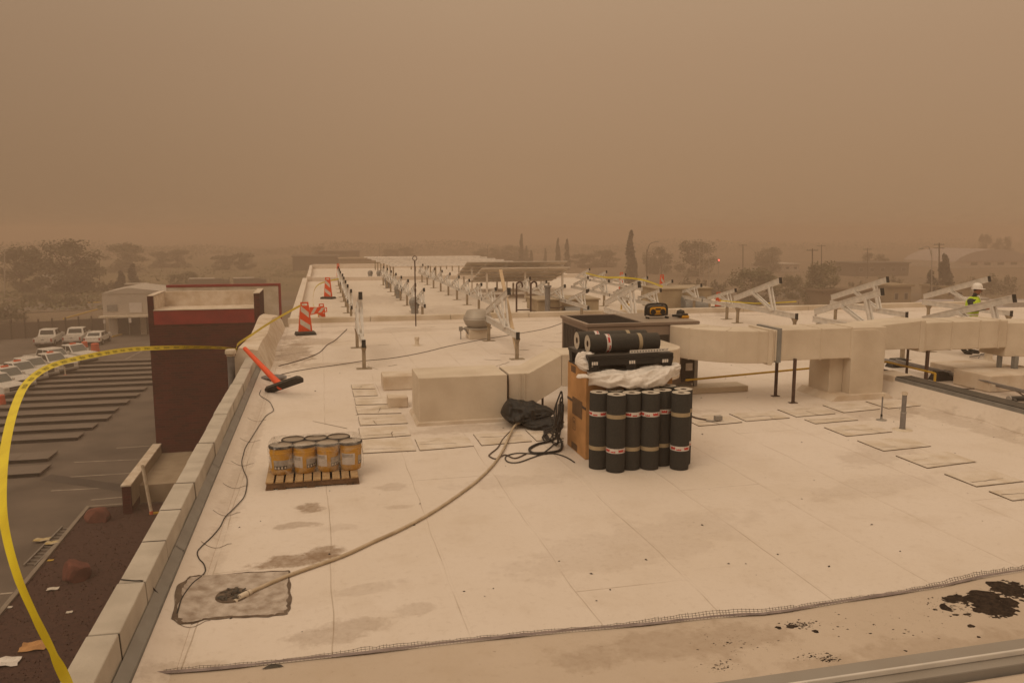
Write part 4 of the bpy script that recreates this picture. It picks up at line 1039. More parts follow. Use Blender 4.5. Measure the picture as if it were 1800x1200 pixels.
k = MB(); k.tube([at(1705, 627, .05), at(1760, 618, .05)], .018, 6); k.tube([at(1720, 629, .1), at(1724, 622, .15)], .012, 6); k.tube([at(1725, 622, .06), at(1800, 616, .06)], .014, 6)
tag(k.build('conduit', 'pvc_grey', smooth=True), 'thin grey conduit stubs lying beside the small plumbing vent', 'conduit')

# plumbing pipes near right
a = at(1549, 738); vp = thing('vent_pipe', tuple(a), 'slim grey vent pipe with a round cap, left one of the near pair', 'vent pipe')
MB().lathe([(.012, .01), (.012, .40)], a, 10).build('pipe', 'pvc_grey', vp); MB().lathe([(.0001, .385), (.03, .39), (.034, .42), (.028, .45), (.0001, .452)], a, 12, cap=False).build('cap', 'pvc_white', vp, smooth=True)
MB().lathe([(.085, .001), (.08, .01), (.02, .022), (.018, .06)], a, 18, cap=False).build('flashing', 'grey_metal', vp, smooth=True); MB().lathe([(.016, .05), (.016, .10)], a, 10).build('clamp', 'black_rubber', vp)
a = at(1586, 755); vp = thing('vent_pipe', tuple(a), 'thick grey vent pipe, right and nearest one of the near pair', 'vent pipe')
MB().lathe([(.042, .01), (.04, .28)], a, 16).build('boot', 'pvc_grey', vp, smooth=True); MB().lathe([(.034, .281), (.034, .57)], a, 16).build('pipe', 'pvc_grey', vp, smooth=True)
MB().lathe([(.043, .55), (.043, .60), (.036, .60), (.036, .56)], a, 16, cap=False).build('cap', 'pvc_white', vp, smooth=True)
MB().lathe([(.15, .001), (.14, .008), (.05, .02)], a, 20, cap=False).build('flashing', 'pvc_white', vp, smooth=True); MB().lathe([(.044, .26), (.044, .285)], a, 16).build('clamp', 'rim', vp)
a = at(1262, 741); jb = thing('junction_box', tuple(a), 'small grey conduit fitting on the roof right of the rolls', 'electrical box')
MB().box(a.x - .06, a.x + .06, a.y - .04, a.y + .04, .03, .10).build('box', 'grey_metal', jb, bevel=.006)
MB().tube([a + Vector((-.03, 0, .02)), a + Vector((-.12, -.02, .02)), a + Vector((-.2, .02, .03))], .018, 8).build('elbow', 'grey_metal', jb)
cable('cable', [(1242, 738), (1225, 735), (1214, 731)], .018, 'cable_brown', 'thick brown cable stub at the small grey conduit fitting')

# exhaust fan and small vents beyond
a = at(840, 594); ef = thing('exhaust_fan', tuple(a), 'spun metal mushroom exhaust fan on its curb, behind the tall rail frame', 'exhaust fan')
MB().box(a.x - .3, a.x + .3, a.y - .3, a.y + .3, .001, .28).build('curb', 'duct', ef, bevel=.015)
MB().lathe([(.40, .281), (.40, .31), (.27, .32), (.36, .40), (.42, .55), (.40, .60)], a, 28).build('shroud', 'spun_metal', ef, smooth=True)
MB().lathe([(.41, .605), (.40, .62), (.30, .80), (.28, .81), (.0001, .82)], a, 28, cap=False).build('dome', 'spun_metal', ef, smooth=True)
b = a + Vector((-.52, -.15, 0))
MB().tube(smooth_path([b + Vector((0, 0, .3)), b + Vector((.12, 0, .28)), b + Vector((.25, .0, .12)), b + Vector((.38, .02, .16)), b + Vector((.44, .05, .35))], 6), .022, 8).build('cable_loop', 'pvc_grey', ef, smooth=True)
MB().tube([b, b + Vector((0, 0, .26))], .014, 6).build('stand', 'pvc_grey', ef); MB().box(b.x - .05, b.x + .05, b.y - .03, b.y + .03, .24, .36).build('switch_box', 'grey_metal', ef)
a = at(733, 607); vp = thing('vent_pipe', tuple(a), 'stubby pale plumbing vent alone on the roof left of the fan', 'vent pipe')
MB().lathe([(.14, .001), (.07, .03), (.055, .05), (.055, .16), (.066, .16), (.066, .23), (.0001, .23)], a, 14, cap=False).build('pipe', 'pvc_white', vp, smooth=True)
for i, (x, y, r_) in enumerate(((729, 551, .21), (701, 524, .21), (682, 506, .20), (667, 491, .19), (651, 490, .17))):
    a = at(x, y); tv = thing('turbine_vent', tuple(a), 'round grey turbine vent, %s from the cross wall beside the second rail row' % ORD[i], 'vent', 'turbine vents on the far roof')
    MB().lathe([(.14, .001), (.13, .2)], a, 16).build('neck', 'grey_metal', tv, smooth=True)
    k = MB(); n_ = 18
    for j in range(n_):
        t0, t1 = 2 * math.pi * j / n_, 2 * math.pi * (j + .8) / n_; vs = []
        for q_ in range(7):
            ph = math.pi * (q_ / 6 - .5) * .95; rr_ = r_ * math.cos(ph); zz = .2 + r_ + r_ * math.sin(ph)
            vs += [a + Vector((rr_ * math.cos(t0 + .25 * q_ / 6), rr_ * math.sin(t0 + .25 * q_ / 6), zz)), a + Vector((rr_ * .93 * math.cos(t1 + .25 * q_ / 6), rr_ * .93 * math.sin(t1 + .25 * q_ / 6), zz))]
        k.add(vs, [(2 * q_, 2 * q_ + 1, 2 * q_ + 3, 2 * q_ + 2) for q_ in range(6)])
    k.build('vane', 'grey_metal', tv)
    MB().lathe([(r_ * .75, .2), (r_ * .85, .2 + r_), (r_ * .4, .2 + 1.9 * r_)], a, 12).build('core', 'galvanised', tv, smooth=True)
# lightning mast, ladder hoops
a = at(731, 573); ms = thing('mast', (a.x, a.y, 0), 'thin dark mast with a small loop on top by the cross wall', 'mast')
MB().tube([a, a + Vector((0, 0, 2.1))], .022, 6).build('pole', 'rust_steel', ms)
MB().tube([a + Vector((.07 * math.sin(t), 0, 2.17 - .07 * math.cos(t))) for t in [i * .6283 for i in range(11)]], .014, 6).build('loop', 'rust_steel', ms)
MB().box(a.x - .03, a.x + .03, a.y - .03, a.y + .03, 1.1, 1.2).build('clamp', 'rust_steel', ms)
lh = thing('ladder', (7.2, 26.7, 0), 'rusty ladder rails with hooked tops rising at the cross wall', 'ladder')
for px in (908, 933):
    a = atY(px, 549, 26.7); a.z = 0.0
    pts = [a, a + Vector((0, 0, 1.12)), a + Vector((.03, 0, 1.24)), a + Vector((.10, -.02, 1.29)), a + Vector((.18, -.03, 1.25)), a + Vector((.2, -.03, 1.1))]
    MB().tube(smooth_path(pts, 4), .032, 8).build('rail', 'rust_steel', lh, smooth=True)
a, b = atY(908, 540, 26.7), atY(933, 540, 26.7); a.z = b.z = .32
MB().tube([a, b], .022, 6).build('rung', 'rust_steel', lh)
# other units on the far roof
def unit(label, pts, h, m, hood=None):
    a, b = pts; o = thing('rooftop_unit', tuple(a), label, 'air unit')
    MB().box(a.x, b.x, a.y, a.y + 1.6, .05, h).build('cabinet', m, o, bevel=.02)
    MB().box(a.x - .05, b.x + .05, a.y - .05, a.y + 1.65, h + .001, h + .06).build('lid', m, o, bevel=.01)
    MB().box(a.x + .1, b.x - .1, a.y + .1, a.y + 1.5, .001, .049).build('curb', 'cream_wall', o)
    if hood:
        k = MB(); n_ = 10; x0, x1 = a.x + hood[0] * (b.x - a.x), a.x + hood[1] * (b.x - a.x)
        prof = [(a.y - .002, hood[2])] + [(a.y - hood[3] * math.sin(R(90 * i / n_)), hood[2] - hood[4] * (1 - math.cos(R(90 * i / n_)))) for i in range(1, n_ + 1)] + [(a.y - .002, hood[2] - hood[4])]
        k.prism([(p_, q_) for p_, q_ in prof], x0, x1, axis='x'); k.build('hood', 'galvanised', o, smooth=True)
    return o
unit('tan air unit with a low grey hood just beyond the cross wall', (at(945, 551), at(1055, 549)), .46, 'tan_metal', (.42, .82, .24, .3, .2))
unit('tan air unit with a rounded grey hood behind the radio', (at(1157, 545), at(1256, 544)), .78, 'tan_metal', (.42, .84, .5, .5, .4))
a = at(975, 557); a = Vector((a.x, 28.0, 0)); vp = thing('vent_pipe', tuple(a), 'upright grey flue with a flared top in front of the low tan unit', 'vent pipe')
MB().lathe([(.10, .001), (.10, .98), (.14, 1.0), (.14, 1.06), (.10, 1.06)], a, 16).build('flue', 'pvc_grey', vp, smooth=True)
MB().tube([a + Vector((.1, 0, .25)), a + Vector((.45, 0, .22)), a + Vector((.6, 0, .3))], .02, 6).build('side_pipe', 'rust_steel', vp)

# radio and tool on the brown unit
rz_ = HZ + .001; rx, ry = 6.33, 14.35
rad = thing('radio', (rx, ry, rz_), 'yellow and black jobsite radio standing on the brown unit', 'radio')
k = MB(); pts = [(rx + .21 * math.copysign(abs(math.cos(t)) ** .5, math.cos(t)), rz_ + .145 + .105 * math.copysign(abs(math.sin(t)) ** .5, math.sin(t))) for t in [2 * math.pi * i / 28 for i in range(28)]]
k.prism(pts, ry - .09, ry + .09, axis='y'); k.build('body', 'black_plastic', rad, bevel=.02)
pts = [(rx + .165 * math.copysign(abs(math.cos(t)) ** .45, math.cos(t)), rz_ + .15 + .075 * math.copysign(abs(math.sin(t)) ** .45, math.sin(t))) for t in [2 * math.pi * i / 28 for i in range(28)]]
MB().prism(pts, ry - .108, ry - .09, axis='y').build('front_panel', 'radio_yellow', rad, bevel=.006)
for s in (-1, 1):
    c = Vector((rx + s * .10, ry - .112, rz_ + .13))
    MB().tube([c + Vector((0, .01, 0)), c], .055, 20).build('speaker', 'black_plastic', rad)
    MB().tube([c + Vector((s * .10, .1, -.11)), c + Vector((s * .10, -.02, -.11))], .02, 8).build('bumper_foot', 'black_rubber', rad)
MB().box(rx - .055, rx + .055, ry - .114, ry - .1085, rz_ + .17, rz_ + .20).build('display', 'print_dark', rad)
k = MB()
for i in range(5): k.box(rx - .05 + i * .022, rx - .036 + i * .022, ry - .115, ry - .1085, rz_ + .10, rz_ + .112)
k.build('button_row', 'print_dark', rad)
arcp = [Vector((rx - .225, ry - .02, rz_ + .05)), Vector((rx - .225, ry - .02, rz_ + .19)), Vector((rx - .18, ry - .02, rz_ + .265)), Vector((rx, ry - .02, rz_ + .28)), Vector((rx + .18, ry - .02, rz_ + .265)), Vector((rx + .225, ry - .02, rz_ + .19)), Vector((rx + .225, ry - .02, rz_ + .05))]
MB().tube(smooth_path(arcp, 5), .02, 8).build('roll_cage', 'black_rubber', rad, smooth=True)
MB().tube([(rx + .2, ry + .05, rz_ + .25), (rx - .30, ry + .2, rz_ + .42)], .004, 5).build('aerial', 'cable_black', rad)
tx, ty = 6.78, 14.2
tl = thing('power_tool', (tx, ty, rz_), 'yellow and black cordless tool lying beside the radio', 'tool')
MB().box(tx + .02, tx + .17, ty - .05, ty + .07, rz_, rz_ + .055).build('battery', 'radio_yellow', tl, bevel=.015)
MB().box(tx + .05, tx + .15, ty - .04, ty + .06, rz_ + .056, rz_ + .09).build('mount', 'black_plastic', tl, bevel=.01)
MB().tube([(tx + .04, ty, rz_ + .05), (tx - .16, ty + .02, rz_ + .055)], .035, 10, r1=.025).build('grip', 'black_plastic', tl, smooth=True)
MB().lathe([(.05, .092), (.085, .16), (.07, .22), (.0001, .25)], (tx + .06, ty + .12, rz_ - .085), 14, cap=False).build('cap', 'black_rubber', tl, smooth=True)

# ================================================================== SOLAR RACK FRAMES
def section(k, p, q, w_, h_):
    p, q = Vector(p), Vector(q); up = Vector((1, 0, 0)).cross((q - p).normalized()); up = up if up.z > 0 else -up
    k.beam(p, q, w_ * .62, h_ * .72)
    k.beam(p + up * h_ * .43, q + up * h_ * .43, w_, h_ * .14); k.beam(p - up * h_ * .43, q - up * h_ * .43, w_, h_ * .14)
GR = 'aluminium rail frames waiting for panels'
def frame_big(label):
    o = thing('solar_rack', (0, 0, 0), label, 'rack frame', GR)
    k = MB(); section(k, (0, 0, .57), (0, 3.65, .60), .075, .16); br = k.build('bottom_rail', 'aluminium', o, base=(0, 0, 0))
    MB().box(-.044, .044, -.03, -.002, .485, .66).build('end_cap', 'black_rubber', br)
    k = MB(); section(k, (.0, .92, 1.555), (.0, 3.6, .795), .075, .165); tr = k.build('tilted_rail', 'aluminium', o)
    d = Vector((0, -2.68, .76)).normalized(); p = Vector((0, .92, 1.555))
    MB().beam(p + d * .002, p + d * .03, .088, .18).build('end_cap', 'black_rubber', tr)
    for x in (-.05, .05):
        MB().beam((x, 1.18, .62), (x, 1.48, 1.36), .045, .065).build('strut', 'aluminium', o)
        MB().beam((x, 1.24, .62), (x, 2.45, 1.09), .045, .065).build('strut', 'aluminium', o)
    MB().beam((0, 3.55, .66), (0, 3.58, .79), .05, .04).build('hinge', 'aluminium', o)
    for y in (.07, 3.35):
        k = MB(); k.box(-.04, .04, y - .035, y + .035, .012, .50); k.hexa([(-.04, y - .04, .40), (.04, y - .04, .40), (.04, y + .04, .40), (-.04, y + .04, .40)], [(-.06, y - .1, .505), (.06, y - .1, .505), (.06, y + .1, .505), (-.06, y + .1, .505)])
        ps = k.build('post', 'post_steel', o)
        MB().box(-.17, .17, y - .11, y + .11, .001, .0115).build('base_plate', 'post_steel', ps)
    return o
def frame_small(label):
    o = thing('solar_rack', (0, 0, 0), label, 'rack frame', GR)
    k = MB(); section(k, (0, 0, .50), (0, 2.47, .50), .06, .12); br = k.build('bottom_rail', 'aluminium', o, base=(0, 0, 0))
    MB().box(-.035, .035, -.022, -.002, .435, .565).build('end_cap', 'black_rubber', br)
    k = MB(); section(k, (0, .15, 1.04), (0, 2.1, .60), .06, .11); tr = k.build('tilted_rail', 'aluminium', o)
    d = Vector((0, -1.95, .44)).normalized(); p = Vector((0, .15, 1.04)); MB().beam(p + d * .002, p + d * .03, .072, .125).build('end_cap', 'black_rubber', tr)
    for x in (-.05, .05):
        MB().beam((x, .42, .56), (x, .62, .91), .035, .05).build('strut', 'aluminium', o)
        MB().beam((x, .46, .56), (x, 1.25, .77), .035, .05).build('strut', 'aluminium', o)
    ps = MB().box(-.04, .04, .63, .70, .012, .437).build('post', 'post_steel', o)
    MB().box(-.18, .18, .55, .78, .001, .0115).build('base_plate', 'post_steel', ps)
    return o
bigs = [(.89, 17.72, 'aluminium rail frame alone at left, standing nearest the fallen orange post'), (4.52, 18.21, 'aluminium rail frame with a timber leaning on it, beside the mushroom fan'),
        (8.62, 19.8, 'aluminium rail frame just behind the brown unit, its capped rail rising left of the radio'), (13.45, 20.5, 'aluminium rail frame furthest left of the large ones behind the right duct'),
        (16.9, 20.15, 'aluminium rail frame in the back row, second from left behind the right duct'), (20.2, 19.7, 'aluminium rail frame in the back row directly behind the worker'),
        (13.4, 15.95, 'aluminium rail frame in the nearer row, rising above the middle of the right duct'), (14.95, 13.62, 'aluminium rail frame the worker leans over, nearest the far right duct')]
fb = frame_big(bigs[0][2]); fb.location = (bigs[0][0], bigs[0][1], 0)
for x, y, lb_ in bigs[1:]: dup(fb, (x, y, 0), None, lb_)
fs_ = None
rows = ['leftmost', 'second', 'third', 'fourth', 'fifth', 'rightmost']
for ci, (x, y0, n_) in enumerate(((.98, 24.5, 9), (3.42, 27.0, 8), (5.89, 26.7, 9), (8.65, 25.1, 4), (11.2, 24.9, 4), (13.65, 24.3, 7))):
    for i in range(n_):
        if ci == 0 and i == 0: continue
        lb_ = 'aluminium rail frame on the far roof, %s from the cross wall in the %s row' % (ORD[i], rows[ci])
        loc = (x + rnd.uniform(-.02, .02), y0 + i * 2.5, 0)
        if fs_ is None: fs_ = frame_small(lb_); fs_.location = loc
        else: dup(fs_, loc, None, lb_)
a, b = Vector((4.72, 20.95, 2.0)), Vector((4.64, 18.75, .10))
tag(MB().beam(a, b, .09, .04).build('timber', 'lumber', bevel=.004), 'pale timber leaning up against the rail frame by the fan', 'timber')
# long white rails at the far end and the first dark panels
for i, y in enumerate((47.3, 49.4, 51.8, 54.4, 57.2, 60.2, 63.0)):
    o = thing('long_rail', (3.4, y, 0), 'long white rail across the far end of the roof, %s from the near side' % ORD[i], 'rail', 'long white rails at the far end')
    o2 = MB(); o2.beam((3.35 + .11 * (6 - i), y, 1.0), (12.5, y, 1.0), .16, .08); o2.build('rail', 'white_rail', o)
    for x in (4.2, 7.0, 9.8, 12.5): MB().box(x - .04, x + .04, y - .04, y + .04, .001, .93).build('post', 'post_steel', o)
GP = 'dark solar panels seen from behind'
pn = thing('solar_module', (0, 0, 0), 'p', 'solar module', GP)
k = MB(); T = Matrix.Rotation(R(-15), 3, 'X')
k.hexa([T @ Vector(v) for v in ((.01, 0, -.035), (1.0, 0, -.035), (1.0, 3.0, -.035), (.01, 3.0, -.035))], [T @ Vector(v) for v in ((.01, 0, 0), (1.0, 0, 0), (1.0, 3.0, 0), (.01, 3.0, 0))]); k.build('panel', 'backsheet', pn, base=(0, 0, 0))
k = MB(); k.hexa([T @ Vector(v) for v in ((.03, .02, .002), (.98, .02, .002), (.98, 2.98, .002), (.03, 2.98, .002))], [T @ Vector(v) for v in ((.03, .02, .006), (.98, .02, .006), (.98, 2.98, .006), (.03, 2.98, .006))]); k.build('face', 'panel_face', pn)
k = MB()
for y in (.75, 1.5, 2.25): k = MB(); k.hexa([T @ Vector(v) for v in ((0, y - .03, -.09), (1.02, y - .03, -.09), (1.02, y + .03, -.09), (0, y + .03, -.09))], [T @ Vector(v) for v in ((0, y - .03, -.036), (1.02, y - .03, -.036), (1.02, y + .03, -.036), (0, y + .03, -.036))]); k.build('purlin', 'aluminium', pn)
firstp = True
for row, (x0, y, z, n_, nm) in enumerate(((6.9, 38.0, 1.55, 5, 'upper'), (6.9, 34.4, 1.42, 4, 'lower'))):
    for i in range(n_):
        lb_ = 'dark solar panel seen from behind, %s from left in the %s row' % (ORD[i], nm)
        if firstp: pn.location = (x0, y, z); pn['label'] = lb_; firstp = False
        else: dup(pn, (x0 + i * 1.02, y, z), None, lb_)
    for i in range(3):
        x = x0 + .3 + i * 1.75; k = thing('panel_stand', (x, y, 0), 'white steel leg holding up the dark panels, %s from left under the %s row' % (ORD[i], nm), 'rack leg', 'legs under the dark solar panels')
        MB().box(x - .04, x + .04, y + .25, y + .33, .001, z - .20).build('post', 'stripe_white', k)
        MB().box(x - .04, x + .04, y + 2.5, y + 2.58, .001, z - .84).build('post', 'stripe_white', k)
        MB().beam((x, y + .3, z - .35), (x, y + 1.4, z - .5), .05, .05).build('brace', 'stripe_white', k)

# ================================================================== STRIPED POSTS, FALLEN POST, CAUTION TAPE
def channelizer(label, seed=0):
    o = thing('striped_post', (0, 0, 0), label, 'striped barrier', 'orange and white striped barrier posts')
    def W(z): return .125 + (.225 - .125) * (.97 - z) / .97 if False else .205 - .09 * (z - .08) / .89
    k = MB(); z0, z1 = .10, .86
    k.hexa([(-W(z0), -.025, z0), (W(z0), -.025, z0), (W(z0), .025, z0), (-W(z0), .025, z0)], [(-W(z1), -.02, z1), (W(z1), -.02, z1), (W(z1), .02, z1), (-W(z1), .02, z1)])
    k.build('panel', 'orange', o, base=(0, 0, 0))
    k = MB(); k.hexa([(-.12, -.02, .86), (-.08, -.02, .86), (-.08, .02, .86), (-.12, .02, .86)], [(-.115, -.02, .965), (-.075, -.02, .965), (-.075, .02, .965), (-.115, .02, .965)])
    k.hexa([(.08, -.02, .86), (.12, -.02, .86), (.12, .02, .86), (.08, .02, .86)], [(.075, -.02, .965), (.115, -.02, .965), (.115, .02, .965), (.075, .02, .965)]); k.box(-.074, .074, -.02, .02, .925, .965)
    k.build('handle', 'orange', o)
    for zc in (.30, .68):
        h = .16; k = MB(); zs = .10
        for s in (-1, 1):
            y = s * .0262
            k.add([(-W(zc) * .8, y, zc + zs - h / 2), (W(zc) * .8, y, zc - zs - h / 2), (W(zc) * .78, y, zc - zs + h / 2), (-W(zc) * .78, y, zc + zs + h / 2)], [(0, 1, 2, 3)])
        k.build('stripe', 'stripe_white', o)
    MB().hexa([(-.30, -.22, .001), (.30, -.22, .001), (.30, .22, .001), (-.30, .22, .001)], [(-.27, -.19, .09), (.27, -.19, .09), (.27, .19, .09), (-.27, .19, .09)]).build('base', 'black_rubber', o, bevel=.01)
    return o
ch = channelizer('orange and white striped post with a black base, nearest one before the cross wall'); ch.location = at(537, 588); ch.rotation_euler = (0, 0, R(8))
dup(ch, at(577, 525), R(-30), 'tall orange and white striped post standing on the far roof left of the rail rows')
dup(ch, at(566, 571), R(20), 'orange and white striped post just past the cross wall, half hidden by it', scale=(.7, .7, .72))
dup(ch, at(1092, 512), R(10), 'orange post among the rail frames, left of the far right ones', scale=(.7, .7, 1.0))
dup(ch, at(1163, 518), R(30), 'orange post partly hidden behind the unit with the rounded hood')
dup(ch, at(1262, 541), R(20), 'orange post right of the unit with the rounded hood', scale=(.8, .8, .65))
dup(ch, at(595, 490), R(60), 'small distant orange post at the far end of the leftmost rail row')
bo = dup(ch, None, None, 'orange and white striped panel lying across the tops of the posts past the cross wall')
bo.location = at(541, 547, .55); bo.rotation_euler = (0, R(87), R(10)); bo.scale = (.62, .62, .62)
for c_ in list(bo.children):
    if c_.name.startswith('base'): bpy.data.objects.remove(c_)
# fallen delineator post
tipp, basep = at(432, 614, .62), at(498, 683, .12)
fo = thing('fallen_post', tuple(basep), 'tall orange delineator post tipped over onto the parapet with its black base', 'delineator post')
MB().tube([basep.lerp(tipp, .06), basep.lerp(tipp, .25), tipp.lerp(basep, .05), tipp], .075, 16, r1=.03).build('tube', 'orange', fo, smooth=True)
MB().tube([tipp.lerp(basep, .04), tipp + (tipp - basep).normalized() * .05], .045, 12).build('knob', 'orange', fo, smooth=True)
d = (tipp - basep).normalized(); sx_ = d.cross(Vector((0, 0, 1))).normalized(); uu = sx_.cross(d).normalized()
e0, e1 = at(469, 686, .03), at(531, 664, .36)
ax = (e1 - e0).normalized(); nrm = (d - ax * d.dot(ax)).normalized(); w_ = ax.cross(nrm); cb_ = (e0 + e1) / 2; hl = (e1 - e0).length / 2
prof = [(-hl, -.05), (-hl * .9, -.09), (hl * .9, -.09), (hl, -.05), (hl, .05), (hl * .9, .09), (-hl * .9, .09), (-hl, .05)]
k = MB(); vs = [cb_ + ax * p_ + w_ * q_ - nrm * .035 for p_, q_ in prof] + [cb_ + ax * p_ * .95 + w_ * q_ * .95 + nrm * .03 for p_, q_ in prof]
k.add(vs, [tuple(range(8))[::-1], tuple(range(8, 16))] + [(i, (i + 1) % 8, 8 + (i + 1) % 8, 8 + i) for i in range(8)])
k.build('base', 'black_rubber', fo, bevel=.008)
sb = thing('sandbag', tuple(at(480, 672)), 'small dusty sandbag under the fallen orange post', 'sandbag')
c = at(482, 668); k = MB(); n_ = 14; vs = []
for i in range(9):
    t = i / 8
    for j in range(n_):
        a_ = 2 * math.pi * j / n_; e_ = (math.sin(math.pi * (.06 + .88 * t))) ** .5
        vs.append(c + Vector(((t - .5) * .5, .14 * e_ * math.cos(a_), .06 + .06 * e_ * math.sin(a_))))
k.add(vs, [(i * n_ + j, i * n_ + (j + 1) % n_, (i + 1) * n_ + (j + 1) % n_, (i + 1) * n_ + j) for i in range(8) for j in range(n_)] + [tuple(range(n_))[::-1], tuple(8 * n_ + j for j in range(n_))])
k.build('bag', 'pvc_grey', sb, smooth=True)
# pvc stack outside the parapet
a = at(405, 616, .95); a = Vector((-2.05, 17.4, 0)); b = atY(405, 614, 17.4)
ps = thing('vent_stack', (b.x, 17.4, GZ), 'grey plastic vent stack with a white cap rising outside the parapet', 'vent stack')
MB().tube([(b.x + .0, 17.4, GZ), (b.x, 17.4, b.z - .13)], .075, 16).build('pipe', 'pvc_grey', ps, smooth=True)
MB().lathe([(.085, -.14), (.085, -.10), (.115, -.09), (.115, -.03), (.10, 0), (.0001, .01)], b, 18, cap=False).build('cap', 'pvc_white', ps, smooth=True)
# tape: ribbon from points at real distances
def ribbon(name, pts, width, label, mtl='tape_yellow', twist=None, text=False):
    P = smooth_path(pts, 10); n_ = len(P)
    o = thing(name, tuple(P[0]), label, 'caution tape')
    k = MB(); fr_ = []; vs = []
    for i, p in enumerate(P):
        d = (P[min(i + 1, n_ - 1)] - P[max(i - 1, 0)]).normalized()
        t = twist(i / (n_ - 1)) if twist else 0
        b0 = d.cross(Vector((0, 0, 1))).normalized(); u0 = b0.cross(d).normalized()
        w_ = (u0 * math.cos(t) + b0 * math.sin(t)); nrm = d.cross(w_)
        fr_.append((p, d, w_, nrm)); vs += [p - w_ * width / 2, p + nrm * width * .06, p + w_ * width / 2]
    k.add(vs, [(3 * i + j, 3 * i + 1 + j, 3 * i + 4 + j, 3 * i + 3 + j) for i in range(n_ - 1) for j in (0, 1)])
    k.build('ribbon', mtl, o, smooth=True)
    return o, fr_
TP = [(120, 1203, 4.9), (95, 1150, 4.85), (60, 1080, 4.85), (30, 1010, 4.95), (9, 930, 5.2), (3, 860, 5.6), (10, 780, 6.4), (28, 710, 7.5), (52, 668, 8.6), (95, 641, 9.9), (160, 625, 11.6), (220, 615, 13.4), (262, 612, 14.6), (330, 610, 16.2), (385, 611, 17.3), (416, 614, 18.0)]
tape, FR = ribbon('caution_tape', [atY(x, y, Y) for x, y, Y in TP], .074, 'long yellow caution tape bowing out over the car park from the fallen post', twist=lambda t: float(np.interp(t, (0, .07, .13, .2, .27, .33, .4, .47, .53, .6, .67, .73, .8, .87, 1), (-1.3, -1.0, -.2, .35, .6, .95, 1.2, 1.4, 1.75, 2.2, 2.55, 2.7, 2.8, 3.7, 4.1))), text=True)
tape2, FR2 = ribbon('caution_tape', [atY(416, 614, 18.0), atY(418, 605, 18.6), atY(440, 590, 19.6), atY(465, 573, 20.8), atY(495, 555, 22.3), atY(528, 537, 23.85)], .075, 'short yellow caution tape pulled from the fallen post to the nearest striped post', twist=lambda t: .2)
ribbon('caution_tape', [at(560, 555, .4), at(550, 528, .45), at(560, 500, .5), at(600, 489, .6)], .06, 'slack yellow tape sagging along the left edge of the far roof')
ribbon('caution_tape', [at(1030, 480, 1.0), at(1060, 487, 1.0), at(1095, 488, 1.1), at(1130, 492, 1.0), at(1165, 504, 1.0)], .07, 'yellow tape strung behind the rail frames along the far roof edge')
ribbon('caution_tape', [at(1265, 528, .9), at(1330, 533, .8), at(1400, 530, .8)], .03, 'faint yellow tape low behind the right rail frames')
# black words on the tape
def tape_text(FR, word, size, s_list, parent):
    cu = bpy.data.curves.new('word', 'FONT'); cu.body = word; cu.size = size; cu.align_y = 'CENTER'
    to = bpy.data.objects.new('word', cu); col.objects.link(to)
    me = bpy.data.meshes.new_from_object(to.evaluated_get(bpy.context.evaluated_depsgraph_get())); bpy.data.objects.remove(to)
    L_ = [0]
    for i in range(1, len(FR)): L_.append(L_[-1] + (FR[i][0] - FR[i - 1][0]).length)
    co = [v.co.copy() for v in me.vertices]; wd = max(c.x for c in co)
    for s0 in s_list:
        vs = []
        for c in co:
            s = s0 + c.x; i = min(len(L_) - 2, max(0, next((j for j in range(len(L_) - 1) if L_[j + 1] >= s), len(L_) - 2)))
            t = (s - L_[i]) / max(1e-6, L_[i + 1] - L_[i]); a_, b_ = FR[i], FR[i + 1]
            p = a_[0].lerp(b_[0], t); w_ = a_[2].lerp(b_[2], t); nn = a_[3].lerp(b_[3], t)
            cc = 1 - abs(c.y) / .0375
            vs.append((p + w_ * c.y, nn * (.0045 * cc), nn))
        for sg in (1, -1):
            k = MB(); k.add([v[0] + v[1] + v[2] * .0015 * sg for v in vs], [tuple(p.vertices) for p in me.polygons]); k.build('word', 'tape_black', parent)
            if sg == 1: pass
tape_text(FR, 'CAUTION', .052, [4.2 + .42 * i for i in range(26)], tape)

# ================================================================== WORKER
wk = thing('person', (15.7, 16.5, 0), 'worker in white hard hat and yellow vest bending over a rail frame', 'person')
def skin(name, pts, edges, rad, m, root=0, lv=2):
    me = bpy.data.meshes.new(name); me.from_pydata([Vector(p) for p in pts], edges, []); me.materials.append(M[m])
    o = bpy.data.objects.new(name, me); col.objects.link(o); o.parent = wk; BASE[o] = Vector((0, 0, 0))
    sk = o.modifiers.new('skin', 'SKIN'); sk.use_smooth_shade = True
    for i, r_ in enumerate(rad): me.skin_vertices[0].data[i].radius = (r_, r_) if not isinstance(r_, tuple) else r_
    me.skin_vertices[0].data[root].use_root = True
    s = o.modifiers.new('sub', 'SUBSURF'); s.levels = s.render_levels = lv
    return o
# the man faces right and toward the camera, forearms forward; x = right, -y = toward camera
P = [(0, 0, .95), (0.02, 0, 1.15), (.05, -.01, 1.36), (.07, -.02, 1.47), (.10, -.04, 1.56), (.115, -.05, 1.66), (.10, -.04, 1.74),
     (-.16, -.06, 1.40), (-.17, -.16, 1.16), (.10, -.26, 1.20), (.22, -.28, 1.20),
     (.22, .03, 1.40), (.32, -.06, 1.18), (.30, -.24, 1.22), (.33, -.30, 1.21),
     (-.10, -.02, .90), (-.13, -.05, .50), (-.14, .0, .09), (-.12, -.10, .04), (-.11, -.17, .035),
     (.10, .01, .90), (.13, -.02, .50), (.12, .03, .09), (.17, -.06, .04), (.21, -.12, .035)]
E_ = [(0, 1), (1, 2), (2, 3), (3, 4), (4, 5), (5, 6), (2, 7), (7, 8), (8, 9), (9, 10), (2, 11), (11, 12), (12, 13), (13, 14), (0, 15), (15, 16), (16, 17), (17, 18), (18, 19), (0, 20), (20, 21), (21, 22), (22, 23), (23, 24)]
